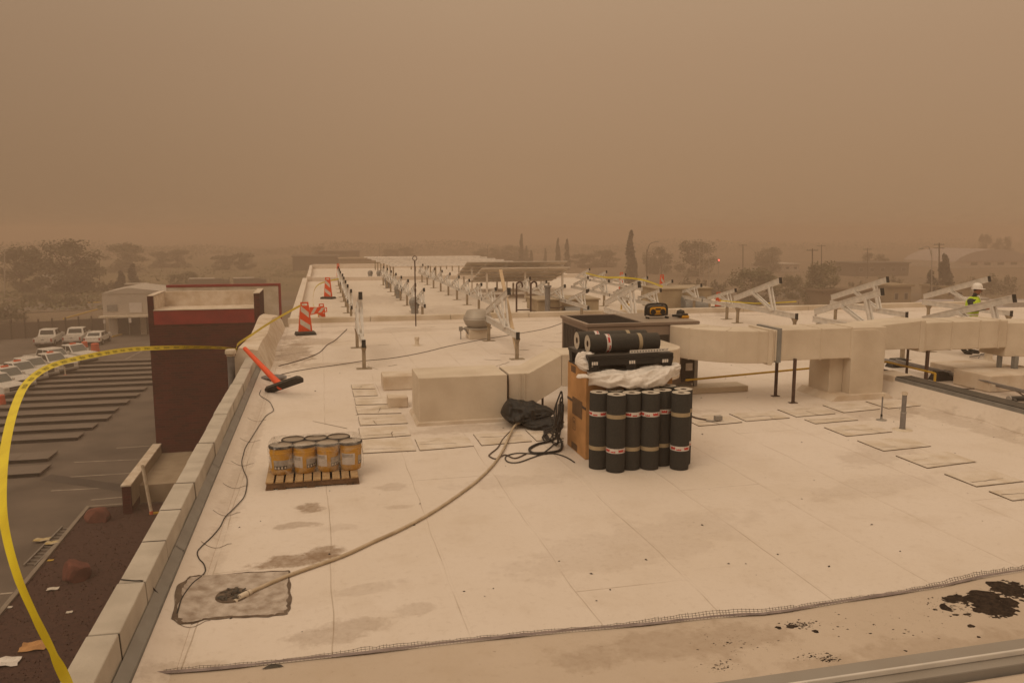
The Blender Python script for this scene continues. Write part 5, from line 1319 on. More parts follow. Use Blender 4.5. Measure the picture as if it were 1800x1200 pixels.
Rr = [(.15, .12), (.15, .12), (.17, .12), (.08, .08), (.062, .065), (.082, .095), (.075, .085), .07, .055, .042, .03, .07, .055, .042, .03, .09, .07, .052, .05, .035, .09, .07, .052, .05, .035]
body = skin('body', P, E_, Rr, 'shirt')
skin('head', [(.10, -.04, 1.54), (.108, -.048, 1.60), (.118, -.055, 1.665), (.112, -.05, 1.73)], [(0, 1), (1, 2), (2, 3)], [(.06, .06), (.082, .088), (.088, .10), (.075, .085)], 'skin', 0)
nose = MB().hexa([(.16, -.155, 1.615), (.185, -.145, 1.615), (.19, -.13, 1.62), (.15, -.14, 1.62)], [(.158, -.14, 1.665), (.17, -.135, 1.665), (.17, -.13, 1.665), (.155, -.132, 1.665)])
nose.build('nose', 'skin', wk, base=(0, 0, 0))
for dx, dy in ((-.005, -.149), (.06, -.135)):
    MB().lathe([(.0001, -.012), (.011, 0), (.0001, .012)], (.118 + dx + .012, dy - .0, 1.662), 8, cap=False).build('eye', 'print_dark', wk, base=(0, 0, 0))
MB().beam((.125, -.153, 1.588), (.175, -.143, 1.588), .01, .012).build('mouth', 'rust_steel', wk, base=(0, 0, 0))
for (w0, w1) in (((.10, -.26, 1.20), (.20, -.285, 1.20)), ((.30, -.24, 1.22), (.34, -.31, 1.20))):
    w0, w1 = Vector(w0), Vector(w1); d = (w1 - w0).normalized(); sd = d.cross(Vector((0, 0, 1))).normalized()
    pts = [w0, w1, w1 + d * .07]; ed_ = [(0, 1), (1, 2)]; rd_ = [.036, .034, .036]
    for i_, f_ in enumerate((-.03, -.01, .01, .03)):
        b_ = len(pts); L_ = (.065, .078, .074, .06)[i_]
        pts += [w1 + d * .085 + sd * f_, w1 + d * (.085 + L_ * .5) + sd * f_ * 1.2 - Vector((0, 0, .012)), w1 + d * (.085 + L_ * .8) + sd * f_ * 1.2 - Vector((0, 0, .045))]
        ed_ += [(2, b_), (b_, b_ + 1), (b_ + 1, b_ + 2)]; rd_ += [.0105, .0095, .008]
    b_ = len(pts); pts += [w1 + d * .03 + sd * .04, w1 + d * .06 + sd * .065 - Vector((0, 0, .02))]; ed_ += [(1, b_), (b_, b_ + 1)]; rd_ += [.012, .009]
    skin('hand', pts, ed_, rd_, 'skin', 0, 1)
skin('trousers', [(0, 0, 1.0), (0, 0, .93), (-.10, -.02, .86), (-.13, -.05, .50), (-.14, .0, .12), (.10, .01, .86), (.13, -.02, .50), (.12, .03, .12)], [(0, 1), (1, 2), (2, 3), (3, 4), (1, 5), (5, 6), (6, 7)], [(.165, .13), (.165, .135), (.105, .11), .083, .07, (.105, .11), .083, .07], 'trousers', 1)
for dx, d in ((-.14, Vector((.03, -.17, 0))), (.12, Vector((.09, -.15, 0)))):
    b_ = Vector((dx, .05 if dx < 0 else .06, .0)); skin('boot', [b_ + Vector((0, 0, .16)), b_ + Vector((0, -.01, .06)), b_ + d * .8 + Vector((0, 0, .05)), b_ + d * 1.5 + Vector((0, 0, .04))], [(0, 1), (1, 2), (2, 3)], [.062, .058, .055, .045], 'sole', 1, 2)
# open-fronted vest: two front panels and a back, following the torso
k = MB(); n_ = 20; vs = []
lev = [(.92, .185, .15, .0), (1.08, .19, .152, .02), (1.24, .20, .155, .04), (1.38, .215, .15, .055), (1.46, .16, .11, .07), (1.50, .10, .09, .075)]
for z, a_, b_, ox in lev:
    for i in range(n_ + 1):
        t = R(-90 + 18 + 40 + (324) * i / n_); rg = 1 + .02 * math.sin(6 * t + z * 20)
        vs.append((ox + a_ * rg * math.cos(t), -.012 + b_ * rg * math.sin(t), z))
k.add(vs, [(i * (n_ + 1) + j, i * (n_ + 1) + j + 1, (i + 1) * (n_ + 1) + j + 1, (i + 1) * (n_ + 1) + j) for i in range(len(lev) - 1) for j in range(n_) if not (i in (2, 3) and (j in (n_ - 1 - 7, n_ - 8, 16, 17, 18, 7, 6, 5) and False))])
vest = k.build('vest', 'hi_vis', wk, smooth=True, base=(0, 0, 0)); vest.modifiers.clear(); sl = vest.modifiers.new('thick', 'SOLIDIFY'); sl.thickness = .008
k = MB(); vs = []
for z, s in ((1.02, 1), (1.065, 1)):
    for i in range(n_ + 1):
        t = R(-90 + 18 + 40 + 324 * i / n_); vs.append((.012 + .196 * math.cos(t), -.012 + .160 * math.sin(t), z))
k.add(vs, [(j, j + 1, n_ + 2 + j, n_ + 1 + j) for j in range(n_)]); k.build('reflective_band', 'stripe_white', vest, base=(0, 0, 0))
# hard hat
k = MB(); hc = (.112, -.048, 1.715)
k.lathe([(.128, -.005), (.126, .02), (.118, .07), (.095, .112), (.05, .138), (.0001, .145)], hc, 24, cap=False)
ht = k.build('hard_hat', 'white_plastic', wk, smooth=True, base=(0, 0, 0))
k = MB(); vs = []
for i in range(24):
    t = 2 * math.pi * i / 24; f_ = 1 + .32 * max(0, math.cos(t - R(-62))) ** 2
    vs += [(hc[0] + .127 * math.cos(t), hc[1] + .127 * math.sin(t), hc[2] + .004), (hc[0] + .145 * f_ * math.cos(t), hc[1] + .145 * f_ * math.sin(t), hc[2] - .008)]
k.add(vs, [(2 * i, 2 * i + 1, 2 * ((i + 1) % 24) + 1, 2 * ((i + 1) % 24)) for i in range(24)]); b_ = k.build('brim', 'white_plastic', ht, base=(0, 0, 0)); sl = b_.modifiers.new('thick', 'SOLIDIFY'); sl.thickness = .006
MB().beam((.17, -.03, 1.714 + .12), (.05, -.065, 1.714 + .12), .02, .02).build('ridge', 'white_plastic', ht, base=(0, 0, 0))
wk.rotation_euler = (0, 0, R(12)); wk.scale = (.97, .97, .95)
# ================================================================== BRICK TOWER AND THE YARD
tw = thing('brick_tower', (-6.2, 47.7, GZ), 'dark red brick tower with a red metal band and a cream lined open top', 'tower')
TX0, TX1, TY0, TY1 = -9.06, -3.3, 46.0, 49.5
k = MB(); k.box(TX0, TX1, TY0 + .02, TY1, GZ, -2.0); k.build('wall', 'brick', tw)
MB().box(TX0, TX0 + .28, TY0, TY1, -1.998, -.45).build('pier', 'brick', tw); MB().box(TX1 - .30, TX1, TY0, TY1, -1.998, -.40).build('pier', 'brick', tw)
MB().box(TX0 + .281, TX1 - .301, TY0 - .03, TY0 + .10, -2.0, -1.23).build('red_band', 'red_metal', tw, bevel=.01)
MB().box(TX0 + .281, TX1 - .301, TY0 - .06, TY0 + .16, -1.229, -1.19).build('band_cap', 'cream_wall', tw)
k = MB(); k.hexa([(TX0 + .281, TY0 + .161, -1.9), (TX1 - .301, TY0 + .161, -1.9), (TX1 - .301, TY1 - .3, -1.9), (TX0 + .281, TY1 - .3, -1.9)], [(TX0 + .281, TY0 + .161, -1.21), (TX1 - .301, TY0 + .161, -1.21), (TX1 - .301, TY1 - .3, -1.28), (TX0 + .281, TY1 - .3, -1.28)]); k.build('tower_roof', 'cover', tw)
MB().box(TX0 + .281, TX1 - .301, TY1 - .299, TY1 - .002, -1.99, -.44).build('back_wall', 'cover', tw)
for x0, x1 in ((TX0 - .0, TX0 + .30), (TX1 - .32, TX1 + .0)): MB().box(x0 - .01, x1 + .01, TY0 - .01, TY1 + .02, (-.448 if x0 < -5 else -.398), (-.41 if x0 < -5 else -.36)).build('pier_cap', 'cover', tw)
for x in (TX0 + .282, TX1 - .331): MB().box(x, x + .03, TY0 + .17, TY1 - .31, -1.3, -.47).build('lining', 'cover', tw)
t2 = thing('screen_wall', (-4.2, 57, GZ), 'cream screen wall with a thin red metal edge behind the brick tower', 'wall')
a, b = atY(408, 512, 57), atY(489, 506, 57)
MB().box(-10, b.x, 57, 57.4, GZ, -.72).build('wall', 'cream_wall', t2)
MB().box(-10, b.x + .16, 56.97, 57.43, -.718, -.56).build('red_edge', 'red_metal', t2); MB().box(b.x + .002, b.x + .16, 56.97, 57.43, -6, -.72).build('red_edge', 'red_metal', t2)
pl = thing('planter_wall', (-8.8, 42, GZ), 'low brick wall with a cream cap and trough at the tower foot', 'wall')
MB().box(-9.2, -8.82, 38.6, 45.98, GZ + .02, -8.62).build('wall', 'brick', pl); MB().box(-9.23, -8.79, 38.57, 45.985, -8.619, -8.55).build('cap', 'cover', pl)
MB().box(-8.789, -5.0, 40.2, 45.98, GZ + .02, -9.1).build('trough_floor', 'trough', pl); MB().box(-8.815, -8.792, 38.7, 45.9, -9.6, -8.56).build('lining', 'trough', pl)
a = at(267, 905, GZ); b = atY(250, 816, a.y)
ms = thing('marker_stake', tuple(a), 'leaning white marker stake with an orange foot by the low brick wall', 'stake')
MB().tube([a + (b - a) * .08, b], .075, 12).build('stake', 'pvc_white', ms, smooth=True); MB().tube([a, a + (b - a) * .085], .085, 12).build('foot', 'orange_dull', ms, smooth=True)
MB().box(a.x - .1, a.x + .9, a.y - .04, a.y + .04, GZ + .05, GZ + .14).build('bar', 'gas_yellow', ms)

# long slabs laid out over the car park
fronts = [45.96, 48.89, 53.6, 56.2, 58.7, 61.2, 63.9, 66.5, 69.1, 71.8, 74.3, 76.9, 79.6, 82.3, 85.0]
rights = [-14.9, -15.4, -15.1, -14.9, -14.6, -14.7, -14.5, -14.3, -14.3]
first = None
for i, y in enumerate(fronts):
    xr = rights[i] if i < len(rights) else -8.6 - rnd.uniform(-.3, .3)
    xl = -24.3 - rnd.uniform(-.3, .3)
    if i >= 9: xr = -9.5
    o = thing('slab_row', ((xl + xr) / 2, y, GZ), 'long low dark slab row on the car park, %s from the near end' % ORD[i], 'slab', 'long slab rows on the car park')
    n_ = int((xr - xl) / 1.65)
    dpt = 1.55 if i not in (0, 1) else 1.9
    for j in range(n_):
        x0, x1 = xl + (xr - xl) * j / n_, xl + (xr - xl) * (j + 1) / n_
        dz = rnd.uniform(-.01, .01)
        sp = MB().hexa([(x0 + .008, y + .03, GZ + .14 + dz), (x1 - .008, y + .03, GZ + .14 + dz), (x1 - .008, y + dpt, GZ + .10), (x0 + .008, y + dpt, GZ + .10)],
                  [(x0 + .008, y, GZ + .23 + dz), (x1 - .008, y, GZ + .23 + dz), (x1 - .008, y + dpt, GZ + .16), (x0 + .008, y + dpt, GZ + .16)]); sp.m[2] = 1; sp.build('slab_panel', ['slab', 'slab_edge'], o)  # front face coloured dark, standing in for underside shade and a dark frame
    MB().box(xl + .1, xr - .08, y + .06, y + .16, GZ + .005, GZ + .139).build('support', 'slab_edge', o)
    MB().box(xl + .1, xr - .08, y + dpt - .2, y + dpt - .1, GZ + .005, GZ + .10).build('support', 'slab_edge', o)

# boulders, scraps, ladder on the ground
def rock(cx, cy, sx_, sy_, sz_, seed, label):
    r = random.Random(seed); bm = bmesh.new(); bmesh.ops.create_icosphere(bm, subdivisions=3, radius=1)
    dirs = [(Vector((r.gauss(0, 1), r.gauss(0, 1), r.gauss(0, .8))).normalized(), r.uniform(.62, .9)) for _ in range(13)]
    for v in bm.verts:
        for d, h in dirs:
            t = v.co.dot(d)
            if t > h: v.co -= d * (t - h)
        v.co = Vector((v.co.x * sx_, v.co.y * sy_, max(-.35, v.co.z) * sz_)) * (1 + r.uniform(-.015, .015))
    me = bpy.data.meshes.new('boulder'); bm.to_mesh(me); bm.free(); me.materials.append(M['rock'])
    o = bpy.data.objects.new('boulder', me); col.objects.link(o); o.location = (cx, cy, GZ + .3 * sz_); tag(o, label, 'boulder')
a = at(170, 921, GZ); rock(a.x, a.y + .4, .62, .55, .55, 3, 'flat red boulder on the gravel near the kerb corner')
a = at(131, 1024, GZ); rock(a.x, a.y + .3, .56, .5, .68, 8, 'tall jagged red boulder in the middle of the gravel bed')
k = thing('ladder', tuple(at(88, 955, GZ)), 'metal ladder lying on the asphalt beside the kerb', 'ladder')
A, B, A2, B2 = at(42, 993, GZ + .06), at(110, 925, GZ + .06), at(61, 994, GZ + .06), at(137, 917, GZ + .06)
B2 = A2 + (B - A)
MB().beam(A, B, .06, .08).build('side_rail', 'ladder_metal', k); MB().beam(A2, B2, .05, .08).build('side_rail', 'ladder_metal', k)
for i in range(12): MB().beam(A.lerp(B, (i + .5) / 12), A2.lerp(B2, (i + .5) / 12), .035, .03).build('rung', 'ladder_metal', k)
def scrap(name, px, py, L, W, m, label, seed, cat, z=GZ + .06):
    r = random.Random(seed); c = at(px, py, z); n_ = 6; k = MB(); vs = []
    for i in range(n_ + 1):
        for j in range(n_ + 1):
            vs.append(c + Vector(((i / n_ - .5) * L + r.uniform(-.02, .02) * L, (j / n_ - .5) * W + r.uniform(-.02, .02) * W, .03 * L * (math.sin(i * 1.3 + seed) + math.cos(j * 1.7 + seed)) + .07 * L + r.uniform(0, .04) * L)))
    k.add(vs, [(i * (n_ + 1) + j, i * (n_ + 1) + j + 1, (i + 1) * (n_ + 1) + j + 1, (i + 1) * (n_ + 1) + j) for i in range(n_) for j in range(n_)])
    o = k.build(name, m); sl = o.modifiers.new('thick', 'SOLIDIFY'); sl.thickness = .01; return tag(o, label, cat)
scrap('rag', 74, 950, .62, .36, 'rag_cloth', 'yellowish rag left of the ladder on the asphalt', 1, 'rag'); scrap('rag', 93, 955, .55, .3, 'rag_cloth', 'yellow rag lying across the ladder', 2, 'rag')
scrap('cardboard_scrap', 60, 1138, .75, .5, 'cardboard', 'torn brown cardboard piece on the gravel behind the tape', 3, 'cardboard'); scrap('plastic_bag', 6, 1166, .9, .5, 'white_plastic', 'crumpled white plastic bag on the gravel at the left edge', 4, 'plastic bag')
scrap('paper', 93, 1035, .4, .25, 'paper', 'white paper scrap left of the jagged boulder', 5, 'paper'); scrap('paper', 16, 1067, .22, .16, 'paper', 'small white paper scrap at the kerb', 6, 'paper')
scrap('paper', 89, 985, .22, .16, 'gas_yellow', 'tiny yellowish scrap on the gravel by the kerb', 7, 'paper'); scrap('paper', 122, 1076, .2, .14, 'paper', 'tiny pale scrap below the jagged boulder', 8, 'paper')

# ================================================================== VEHICLES
def wheel(parent, x, y, r_):
    t = MB(); s = 1 if y > 0 else -1
    t.tube([(x, y - s * .12, r_), (x, y + s * .12, r_)], r_, 18); w_ = t.build('wheel', 'tyre', parent, base=(0, 0, 0))
    MB().tube([(x, y + s * .115, r_), (x, y + s * .125, r_)], r_ * .58, 14).build('rim', 'rim', w_, base=(0, 0, 0))
def archpoly(xs, r_, zb, pts):
    # lower outline running backwards from front to rear with wheel arches
    out = list(pts)
    return out
def vehicle(name, label, cat, group, L, W, H, hood, deck, cab0, cab1, wb0, wb1, r_, pickup, beacon, belt):
    o = thing(name, (0, 0, 0), label, cat, group); h2 = W / 2
    f, b = L / 2, -L / 2; zb = .36
    def arch(cx): return [(cx + (r_ + .07) * math.cos(R(t)), r_ + (r_ + .07) * math.sin(R(t))) for t in range(0, 181, 20)]
    low = [(b, zb + .1)] + [p for p in arch(wb0)[::-1] if p[1] > zb - .02] + [p for p in arch(wb1)[::-1] if p[1] > zb - .02] + [(f, zb + .1)]
    upper = [(f, hood - .12), (f - .12, hood - .04), (cab1 + .05, belt), (cab0, belt), (b + .02, deck)]
    if pickup:
        upper = [(f, hood - .14), (f - .12, hood - .05), (cab1 + .1, belt), (cab0 - .02, belt), (cab0 - .02, .62), (b, .62)]
    k = MB(); k.prism(low + upper, -h2, h2, axis='y'); k.build('body', 'car_white', o, bevel=.045, seg=3, base=(0, 0, 0))
    if pickup:
        k = MB(); k.prism([(b, .621), (cab0 - .04, .621), (cab0 - .04, deck), (b, deck)], -h2 + .0, -h2 + .09, axis='y'); k.prism([(b, .621), (cab0 - .04, .621), (cab0 - .04, deck), (b, deck)], h2 - .09, h2, axis='y'); k.box(cab0 - .13, cab0 - .04, -h2 + .091, h2 - .091, .621, deck)
        k.build('bed', 'car_white', o, bevel=.02, base=(0, 0, 0)); tg = MB().box(b, b + .08, -h2 + .091, h2 - .091, .621, deck - .01).build('tailgate', 'car_white', o, bevel=.02, base=(0, 0, 0))
        MB().box(b - .012, b - .001, -.14, .14, .86, .92).build('handle', 'black_plastic', tg, base=(0, 0, 0))
        MB().box(b + .085, cab0 - .14, -h2 + .095, h2 - .095, .622, .64).build('bed_floor', 'tyre', o, base=(0, 0, 0))
    rk0, rk1 = (.28, .62) if pickup else (.55, .75)
    i_ = .14
    bt = [(cab0, -h2 + .05, belt - .03), (cab1, -h2 + .05, belt - .03), (cab1, h2 - .05, belt - .03), (cab0, h2 - .05, belt - .03)]
    tp = [(cab0 + rk0, -h2 + .05 + i_, H - .02), (cab1 - rk1, -h2 + .05 + i_, H - .02), (cab1 - rk1, h2 - .05 - i_, H - .02), (cab0 + rk0, h2 - .05 - i_, H - .02)]
    MB().hexa(bt, tp).build('cab', 'car_white', o, bevel=.06, seg=3, base=(0, 0, 0))
    def pane(a, b_, c_, d_, nm, m, u0=.08, u1=.92, v0=.12, v1=.86, off=.012):
        a, b_, c_, d_ = map(Vector, (a, b_, c_, d_))
        q_ = lambda u, v: a.lerp(b_, u).lerp(d_.lerp(c_, u), v)
        n_ = (b_ - a).cross(d_ - a).normalized() * off
        pts = [q_(u0, v0), q_(u1, v0), q_(u1, v1), q_(u0, v1)]
        k = MB(); k.hexa([p - n_ for p in pts], [p + n_ for p in pts]); k.build(nm, m, o, base=(0, 0, 0))
    pane(bt[1], bt[2], tp[2], tp[1], 'windscreen', 'windscreen', .05, .95, .1, .9)
    pane(bt[3], bt[0], tp[0], tp[3], 'rear_window', 'glass_dark', .1, .9, .2, .86)
    for p in ((0, 1, 'r'), (2, 3, 'l')):
        a, b_, c_, d_ = bt[p[0]], bt[p[1]], tp[p[1]], tp[p[0]]
        if p[2] == 'r': pane(a, b_, c_, d_, 'side_window', 'glass_dark', .56, .95, .14, .88); pane(a, b_, c_, d_, 'side_window', 'glass_dark', .06, .50, .14, .88)
        else: pane(a, b_, c_, d_, 'side_window', 'glass_dark', .05, .44, .14, .88); pane(a, b_, c_, d_, 'side_window', 'glass_dark', .50, .94, .14, .88)
    for x in (wb0, wb1):
        for y in (-h2 + .10, h2 - .10): wheel(o, x, y, r_)
    g = MB().box(f - .02, f + .02, -h2 * .52, h2 * .52, zb + .28, hood - .17).build('grille', 'black_plastic', o, base=(0, 0, 0)); 
    MB().box(f + .021, f + .03, -h2 * .5, h2 * .5, (zb + hood) / 2 + .03, (zb + hood) / 2 + .08).build('chrome_bar', 'rim', g, base=(0, 0, 0))
    for s in (-1, 1):
        MB().box(f - .06, f + .012, s * h2 * .76 - .16, s * h2 * .76 + .16, hood - .38, hood - .18).build('headlight', 'lamp_clear', o, bevel=.02, base=(0, 0, 0))
        MB().box(b - .012, b + .06, s * (h2 - .11) - .08, s * (h2 - .11) + .08, deck - .42, deck - .08).build('tail_light', 'lamp_red', o, base=(0, 0, 0))
        MB().box(cab1 - .42, cab1 - .28, s * (h2 + .12) - .09, s * (h2 + .12) + .09, belt + .0, belt + .2).build('mirror', 'car_white', o, bevel=.03, base=(0, 0, 0))
    MB().box(f - .02, f + .1, -h2 + .02, h2 - .02, zb + .05, zb + .24).build('bumper', 'car_white' if not pickup else 'rim', o, bevel=.03, base=(0, 0, 0))
    MB().box(b - .12, b + .02, -h2 + .04, h2 - .04, zb + .08, zb + .26).build('bumper', 'rim' if pickup else 'car_white', o, bevel=.03, base=(0, 0, 0))
    MB().box(b - .13, b - .121, -.2, .2, zb + .1, zb + .22).build('number_plate', 'label_white', o, base=(0, 0, 0))
    if beacon:
        cx = (cab0 + cab1) / 2 - .1
        MB().box(cx - .12, cx + .12, -.28, .28, H - .019, H + .10).build('beacon', 'beacon', o, bevel=.03, base=(0, 0, 0))
    MB().box(b + .1, f - .1, -h2 + .12, h2 - .12, .22, zb + .12).build('underside', 'black_rubber', o, base=(0, 0, 0))
    return o
GV = 'white pickups parked along the car park'
tr = vehicle('pickup_truck', '', 'pickup truck', GV, 5.5, 1.95, 1.85, 1.12, 1.06, -.55, 1.35, -1.65, 1.75, .38, True, True, 1.14)
tr2 = vehicle('pickup_truck', '', 'pickup truck', GV, 5.5, 1.95, 1.84, 1.12, 1.06, -1.0, 1.35, -1.65, 1.75, .38, True, False, 1.14)
spots_ = [(124, 604, tr, 'white pickup with an orange roof beacon, farthest one of the near row'), (88, 611, tr2, 'white pickup half hidden behind the farthest beacon pickup'), (84, 619, tr, 'white pickup with an orange roof beacon, second farthest beacon one'),
          (48, 627, tr2, 'white pickup without beacon between the second and third beacon ones'), (26, 634, tr, 'white pickup right behind the bend of the caution tape'), (4, 644, tr, 'white pickup with beacon cut by the left photo edge, dark windscreen towards us'), (-16, 655, tr2, 'nearest white pickup at the left photo edge showing its dark front')]
us = set()
for px, py, src, lb_ in spots_:
    p = at(px, py, GZ + 1.85); rz = R(-38) + rnd.uniform(-.04, .04)
    if src not in us: us.add(src); src.location = (p.x, p.y, GZ + .005); src.rotation_euler = (0, 0, rz); src['label'] = lb_
    else: dup(src, (p.x, p.y, GZ + .005), rz, lb_)
for px, py, lb_ in ((88, 605, 'white pickup seen from behind, left one in the far trio by the fence'), (137, 602, 'white pickup seen from behind, middle one in the far trio')):
    p = at(px, py, GZ); dup(tr2, (p.x, p.y, GZ + .005), R(92), lb_)
sd = vehicle('parked_car', 'white saloon car seen from behind, right of the far pickups', 'car', GV, 4.7, 1.8, 1.45, .92, .98, -1.75, 1.25, -1.4, 1.4, .32, False, False, .98)
p = at(173, 603, GZ); sd.location = (p.x, p.y, GZ + .005); sd.rotation_euler = (0, 0, R(88))
def barrel(px, py, h, label, w_=.3):
    a = at(px, py, GZ); o = thing('barrel', tuple(a), label, 'barrel', 'orange traffic barrels')
    MB().lathe([(w_, .08), (w_ * .95, h * .45), (w_ * .9, h * .46), (w_ * .86, h * .95), (w_ * .7, h), (.0001, h)], a, 16, cap=False).build('drum', 'orange_dull', o, smooth=True)
    MB().lathe([(w_ * 1.25, .001), (w_ * 1.2, .08), (w_ * .9, .09)], a, 16).build('base', 'black_rubber', o)
barrel(168, 622, 1.15, 'orange barrel in front of the white saloon', .45); barrel(149, 611, .7, 'small orange barrel behind the farthest beacon pickup', .35); barrel(3, 712, .8, 'orange barrel at the left photo edge among the slab rows')
a = at(115, 662, GZ); cn = thing('small_cone', tuple(a), 'small faded post standing in front of the pickups', 'cone'); MB().lathe([(.16, .001), (.15, .05), (.06, .06), (.04, .9), (.0001, .92)], a, 10, cap=False).build('post', 'pvc_white', cn); MB().lathe([(.17, .001), (.165, .15), (.1, .2)], a, 10).build('foot', 'orange_dull', cn)

# ================================================================== SMALL BUILDING BEHIND THE TOWER
bd = thing('building', tuple(at(220, 592, GZ)), 'small pale stucco building with an entrance canopy behind the tower', 'building')
a, b = at(182, 592, GZ), at(300, 588, GZ); by = a.y
bx0, bx1 = atY(182, 560, by).x, atY(310, 560, by).x
zt0 = atY(182, 517, by).z; zm = atY(200, 556, by).z
MB().box(bx0, bx1, by, by + 9, zm + .1, zt0).build('upper_wall', 'stucco', bd)
MB().box(bx0 + .2, bx1, by + 1.5, by + 9, GZ, zm + .099).build('wall', 'brick', bd)
MB().box(bx0 - .3, bx1 + .2, by - 1.2, by - .002, zm - .08, zm + .12).build('canopy', 'cream_wall', bd)
MB().prism([(bx0, zt0 + .002), (bx1, zt0 + .002), (bx1, zt0 + .12), (bx0 + 3, zt0 + .75), (bx0, zt0 + .14)], by - .05, by + 9.1, axis='y').build('roof', 'stucco', bd)
for x0, x1 in ((192, 207), (247, 257)):
    p0, p1 = atY(x0, 570, by + 1.4).x, atY(x1, 570, by + 1.4).x; MB().box(p0, p1, by + 1.3, by + 1.49, GZ + .02, zm - .3).build('wall_panel', 'stucco', bd)
p0, p1 = atY(208, 570, by + 1.4).x, atY(246, 570, by + 1.4).x
d_ = MB().box(p0, p1, by + 1.42, by + 1.49, GZ + .02, zm - .3).build('doors', 'shop_dark', bd)
MB().box((p0 + p1) / 2 - .05, (p0 + p1) / 2 + .05, by + 1.38, by + 1.419, GZ + .02, zm - .35).build('mullion', 'grey_metal', d_)
for x0, x1, y0, y1, m_ in ((188, 207, 536, 547, 'grey_metal'), (227, 250, 532, 549, 'label_white'), (186, 190, 560, 566, 'label_white'), (230, 235, 557, 565, 'label_white')):
    p0, p1 = atY(x0, y0, by), atY(x1, y1, by); yy = by - .03 if y0 < 555 else by - 1.24
    MB().box(p0.x, p1.x, yy - .03, yy + .026, p1.z, p0.z).build('sign', m_, bd)
MB().box(bx0 + .0, bx0 + .18, by + .0, by + .18, GZ, zm + .098).build('column', 'pole', bd)
# fence with posts, wall behind far pickups
fn = thing('fence', tuple(at(90, 585, GZ)), 'low fence wall of brown panels behind the far pickups', 'fence')
a, b = at(-30, 600, GZ), at(185, 585, GZ)
for i in range(9):
    p, q = a.lerp(b, i / 9), a.lerp(b, (i + 1) / 9)
    MB().beam(p + Vector((0, 0, 1.0)) + (q - p) * .03, q + Vector((0, 0, 1.0)) - (q - p) * .03, .06, 1.9).build('panel', 'road_grey', fn)
    MB().box(p.x - .08, p.x + .08, p.y - .08, p.y + .08, GZ, GZ + 2.3).build('post', 'pole_wood', fn)

# ================================================================== TREES AND THE TOWN IN THE DUST
def crown_mesh(name, seed, shape, n, leaf, m):
    r = random.Random(seed); vs, fs = [], []
    clumps = []
    if shape == 'round':
        for _ in range(46):
            t = r.uniform(0, 6.28); u = r.random() ** .5; z = r.uniform(.04, .95)
            rad = .47 * math.sqrt(max(.05 if z > .5 else .45, 1 - ((z - .5) / .52) ** 2)) * u
            clumps.append((Vector((rad * math.cos(t), rad * math.sin(t), z)), r.uniform(.09, .19)))
    elif shape == 'shrub':
        for _ in range(26):
            t = r.uniform(0, 6.28); u = r.random() ** .5; clumps.append((Vector((.6 * u * math.cos(t), .6 * u * math.sin(t), r.uniform(.12, .85 - .3 * u))), r.uniform(.1, .2)))
    elif shape == 'cypress':
        for i in range(60):
            z = .04 + .94 * (i + r.random()) / 60; w_ = .088 * (1 - z) ** .8 + .009
            t = r.uniform(0, 6.28); clumps.append((Vector((w_ * .55 * math.cos(t) + .018 * math.sin(7 * z), w_ * .55 * math.sin(t), z)), w_ * .75 + .008))
    elif shape == 'conifer':
        for i in range(60):
            z = .12 + .86 * (i + r.random()) / 60; w_ = .30 * (1 - z) ** .8 + .02; t = r.uniform(0, 6.28); u = r.random() ** .5
            clumps.append((Vector((w_ * u * math.cos(t), w_ * u * math.sin(t), z)), .05 + w_ * .2))
    per = n // len(clumps)
    for c, cr_ in clumps:
        for _ in range(per):
            d = Vector((r.gauss(0, 1), r.gauss(0, 1), r.gauss(0, .85))); d *= cr_ * r.random() ** .4 / max(.2, d.length)
            if shape == 'cypress': d.z *= 2.4
            p = c + d; s = leaf * r.uniform(.6, 1.3)
            u = Vector((r.gauss(0, 1), r.gauss(0, 1), r.gauss(0, .7))).normalized(); v = u.cross(Vector((r.gauss(0, 1), r.gauss(0, 1), r.gauss(0, 1)))).normalized()
            o = len(vs); vs += [p - u * s, p + v * s * .6, p + u * s, p - v * s * .6]; fs.append((o, o + 1, o + 2, o + 3))
    me = bpy.data.meshes.new(name); me.from_pydata(vs, [], fs); me.materials.append(M[m]); return me
def trunk_mesh(name, seed, h, rad, limbs, m='bark'):
    r = random.Random(seed); k = MB()
    k.tube([(0, 0, 0), (.01, .0, h * .5), (.0, .01, h)], rad, 8, r1=rad * .55)
    for i in range(limbs):
        t = i * 6.28 / max(1, limbs) + r.uniform(-.4, .4); z0 = h * r.uniform(.6, .98); L_ = r.uniform(.18, .36)
        k.tube([(0, 0, z0), (L_ * .5 * math.cos(t), L_ * .5 * math.sin(t), z0 + .14), (L_ * math.cos(t), L_ * math.sin(t), z0 + .34)], rad * .5, 6, r1=rad * .12)
    return k.mesh(name, m)
KIN = {}
for nm, shape, n, leaf, m, tr_ in (('round', 'round', 6400, .024, 'leaf', (.5, .030, 6)), ('round2', 'round', 5200, .026, 'leaf', (.45, .028, 5)), ('pale', 'round', 5200, .026, 'leaf_pale', (.4, .026, 6)),
                                   ('shrub', 'shrub', 1500, .045, 'leaf', (.3, .03, 4)), ('cypress', 'cypress', 3000, .022, 'leaf_dark', (.5, .02, 0)), ('cypress2', 'cypress', 2400, .02, 'leaf_dark', (.5, .018, 0)), ('conifer', 'conifer', 2400, .03, 'leaf_dark', (.8, .025, 0))):
    KIN[nm] = (crown_mesh('crown', hash(nm) % 97 if False else len(nm) * 7 + n, shape, n, leaf, m), trunk_mesh('trunk', n, *tr_))
